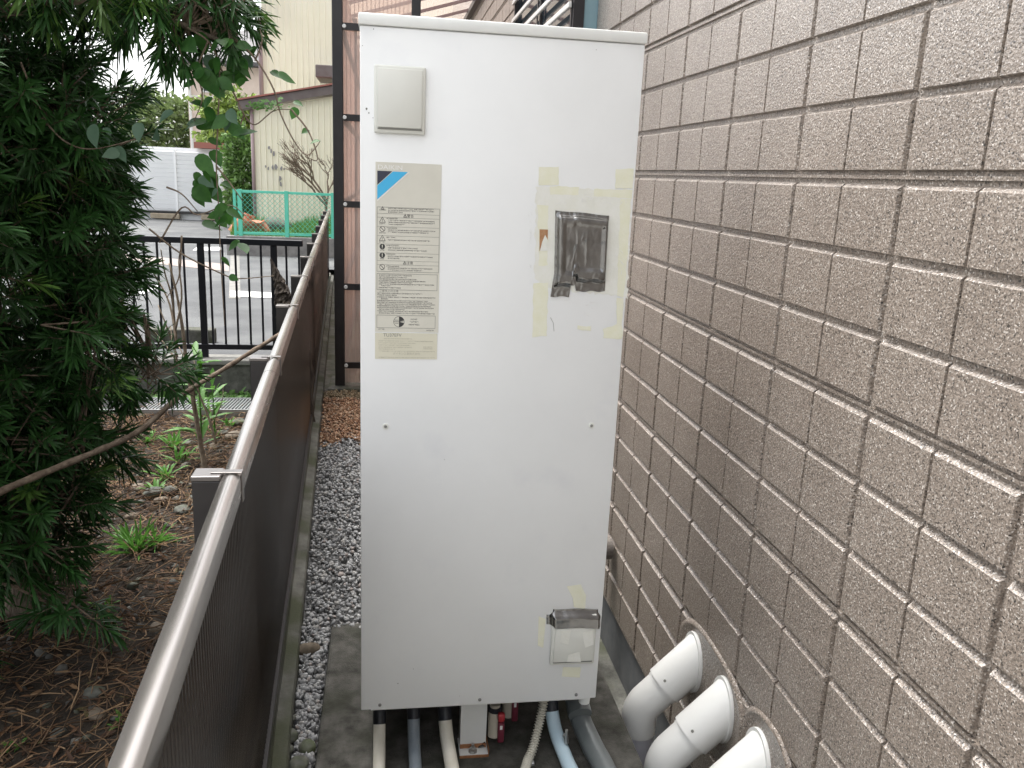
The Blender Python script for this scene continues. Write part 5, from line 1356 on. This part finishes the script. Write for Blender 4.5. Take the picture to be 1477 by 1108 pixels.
y = 2.2 + 3.4 * g.random(n); x = np.array([g.uniform(-2.2, fx(yy) - 0.07) for yy in y]); z = np.array([soil_z(a, b) for a, b in zip(x, y)])
P = np.column_stack([x, y, z]); base = g.choice(np.array([[0.15, 0.145, 0.12], [0.22, 0.21, 0.18], [0.11, 0.105, 0.09], [0.17, 0.18, 0.13]]), size=n)
o = stones('soil_pebbles', P, g.uniform(0.008, 0.028, n), base * 0.55, g); tag(o, 'small dull pebbles half sunk in the soil plot', 'pebbles', kind='stuff')
CB = [(338, 632, .07), (222, 712, .055), (270, 590, .05), (200, 705, .045), (246, 707, .04), (262, 738, .05), (232, 722, .035), (285, 720, .045), (165, 735, .04), (225, 905, .03), (160, 920, .03), (135, 1000, .035), (310, 645, .045), (322, 625, .04), (250, 575, .06), (228, 590, .055), (205, 600, .05), (275, 640, .035), (190, 745, .035), (240, 800, .03), (295, 700, .04), (140, 1030, .03), (268, 672, .035), (345, 610, .05)]
for k, (u, v, s) in enumerate(CB):
    p = at_z(u, v, SOIL + 0.01); rock('cobble', (p.x, p.y, SOIL + s * 0.25), (s, s * 0.8, s * 0.55), 'cobble' if k % 3 else 'cobble_brown', 'rounded grey cobble half buried among twigs in the soil plot', 'cobbles in the soil plot', 40 + k)

def weed(base, n, L, W, spread, droop, label, group, seed, stem_h=0.0, tintc=(1, 1, 1)):
    g = np.random.default_rng(seed)
    e = empty('weed', base, label, 'weed', group)
    ang = g.uniform(0, 6.28, n); el = g.uniform(0.2, 1.0, n) * spread
    D = unit(np.column_stack([np.cos(ang) * np.sin(el), np.sin(ang) * np.sin(el), np.cos(el)]))
    N = unit(np.array([0, 0, 1.0]) - D * D[:, 2:3] + 1e-3)
    hh = np.linspace(0.1, 1, n) * stem_h
    B = np.array(base)[None] + np.column_stack([0.008 * g.normal(size=n), 0.008 * g.normal(size=n), hh])
    c = np.ones((n, 3)) * np.array([1.0, 1.0, 1.0])
    leaf_mesh(B, D, N, L * g.uniform(0.6, 1.1, n), W * g.uniform(0.8, 1.2, n), droop * g.uniform(0.5, 1.2, n), 'leaves', 'weed', c, e)
    if stem_h > 0.05:
        b = Vector(base); mb = MB(); mb.tube([b, b + Vector((0.004, 0, stem_h * 0.5)), b + Vector((0, 0, stem_h))], [0.006, 0.005, 0.003], 6); mb.build('stem', 'weed', e)
    return e
GW = 'strap-leaved weeds in the soil plot'; LW = 'tuft of bright green strap-leaved weed in the dry soil plot'
for k, (u, v, n_, L, W) in enumerate(((200, 800, 34, .22, .010), (185, 790, 26, .18, .010), (225, 790, 24, .18, .009), (250, 650, 22, .17, .018), (240, 690, 18, .15, .016), (225, 712, 14, .12, .014), (258, 668, 16, .16, .014), (300, 600, 16, .16, .018), (330, 615, 12, .10, .02), (225, 530, 18, .22, .014), (150, 880, 12, .07, .014), (165, 905, 10, .05, .014), (215, 640, 16, .14, .016), (20, 1085, 8, .05, .014), (172, 1045, 8, .05, .014))):
    p = at_z(u, v, SOIL)
    lab_, grp_ = (LW, GW) if 3 <= k < 10 or k == 12 else (('fine-bladed grassy weed in the green clump beside the evergreen trunk', 'fine-bladed weeds by the evergreen trunk') if k < 3 else ('tiny green seedling weed among the dry twigs on dark soil', 'tiny seedlings in the soil plot'))
    weed((p.x, p.y, SOIL), n_, L, W, 1.15, 0.35, lab_, grp_, 100 + k)
p = at_z(292, 668, SOIL); weed((p.x, p.y, SOIL), 26, .20, .032, 1.45, 0.30, 'tall leafy light-green weed standing beside the dead stalk', None, 200, stem_h=0.62)
p = at_z(310, 640, SOIL); weed((p.x, p.y, SOIL), 16, .17, .032, 1.5, 0.35, 'shorter leafy light-green weed beside the steel grate', None, 201, stem_h=0.36)
# low green cover by the gutter
g = np.random.default_rng(61); n = 900
x = g.uniform(-2.4, -0.65, n); y = g.uniform(5.88, 6.22, n); D = unit(np.column_stack([g.normal(size=n), g.normal(size=n), 0.8 + 0.3 * g.normal(size=n)])); N = unit(np.cross(D, g.normal(size=(n, 3))))
o = leaf_mesh(np.column_stack([x, y, np.full(n, SOIL)]), D, N, g.uniform(.03, .09, n), g.uniform(.012, .03, n), np.full(n, .3), 'ground_cover', 'grass', np.array([0.09, 0.19, 0.045]) * g.uniform(.5, 1.4, (n, 1))); tag(o, 'low green ground cover along the foot of the low wall', 'ground cover', kind='stuff')

# ------------------------------------------------------------------ bushes across the lot
def bush(name, c, r, n, L, colr, label, cat, seed, trunk=True):
    g = np.random.default_rng(seed); e = empty(name, (c[0], c[1], 0.1), label, cat)
    u = unit(g.normal(size=(n, 3))); rad = g.uniform(0.2, 1, n) ** 0.5
    lump = 1 + 0.25 * np.sin(u[:, 0] * 5 + seed) * np.cos(u[:, 2] * 6) + 0.12 * np.sin(u[:, 1] * 11 + u[:, 2] * 9)
    B = np.array(c) + u * np.array(r) * (rad * lump)[:, None]
    D = unit(u + 0.8 * g.normal(size=(n, 3))); N = unit(np.cross(D, g.normal(size=(n, 3))))
    leaf_mesh(B, D, N, L * g.uniform(.6, 1.3, n), L * .45 * g.uniform(.7, 1.2, n), np.full(n, .2), 'crown', 'grass', np.array(colr) * g.uniform(.45, 1.5, (n, 1)), e)
    mb = MB(); mb.tube([(c[0], c[1], 0.1), (c[0] + 0.05, c[1], c[2] * 0.6), (c[0], c[1], c[2])], [0.07, 0.05, 0.02], 8); mb.build('trunk', 'bark', e)
c = at_y(350, 235, 20.5); bush('garden_bush', (c.x, 20.5, 1.25), (0.42, 0.5, 1.15), 3600, 0.13, (0.10, 0.19, 0.045), 'leafy green bush between the garage pillar and the yellow house', 'bush', 71)
c = at_y(345, 190, 25); bush('garden_tree', (c.x, 25, 2.6), (1.1, 0.9, 0.9), 4200, 0.16, (0.17, 0.24, 0.05), 'yellow-green tree crown above the bush by the garage', 'tree', 72)
c = at_y(232, 150, 40); bush('garden_tree', (c.x, 40, 2.6), (2.2, 1.5, 2.0), 4000, 0.3, (0.16, 0.22, 0.08), 'hazy green tree far behind the garage roof', 'tree', 73)

# bare shrub in front of the yellow house
e = empty('bare_shrub', at_y(470, 300, 15.6), 'leafless grey-brown shrub in front of the yellow wall', 'shrub')
e.location.z = 0.40; OFF[e.name] = Vector(e.location)
mb = MB(); rs = random.Random(5)
def grow(mb, p, d, L, r, depth):
    q = p + d * L; mb.tube([p, p.lerp(q, .5) + Vector((rs.uniform(-.03, .03), rs.uniform(-.03, .03), 0)), q], [r, r * .85, r * .7], 5, caps=False)
    if depth == 0: return
    for k in range(rs.choice((2, 3, 3))):
        nd = (d + Vector((rs.uniform(-.75, .55), rs.uniform(-.5, .5), rs.uniform(-.15, .5)))).normalized(); grow(mb, p.lerp(q, rs.uniform(.6, 1)), nd, L * rs.uniform(.6, .85), r * .66, depth - 1)
b0 = Vector(e.location)
grow(mb, b0, Vector((0, 0, 1)), 0.62, 0.035, 0)
for k in range(4): grow(mb, b0 + Vector((0, 0, 0.45 + 0.06 * k)), Vector((rs.uniform(-.8, .3), rs.uniform(-.3, .3), 0.8)).normalized(), 0.42, 0.022, 4)
mb.build('branches', 'twig', e)
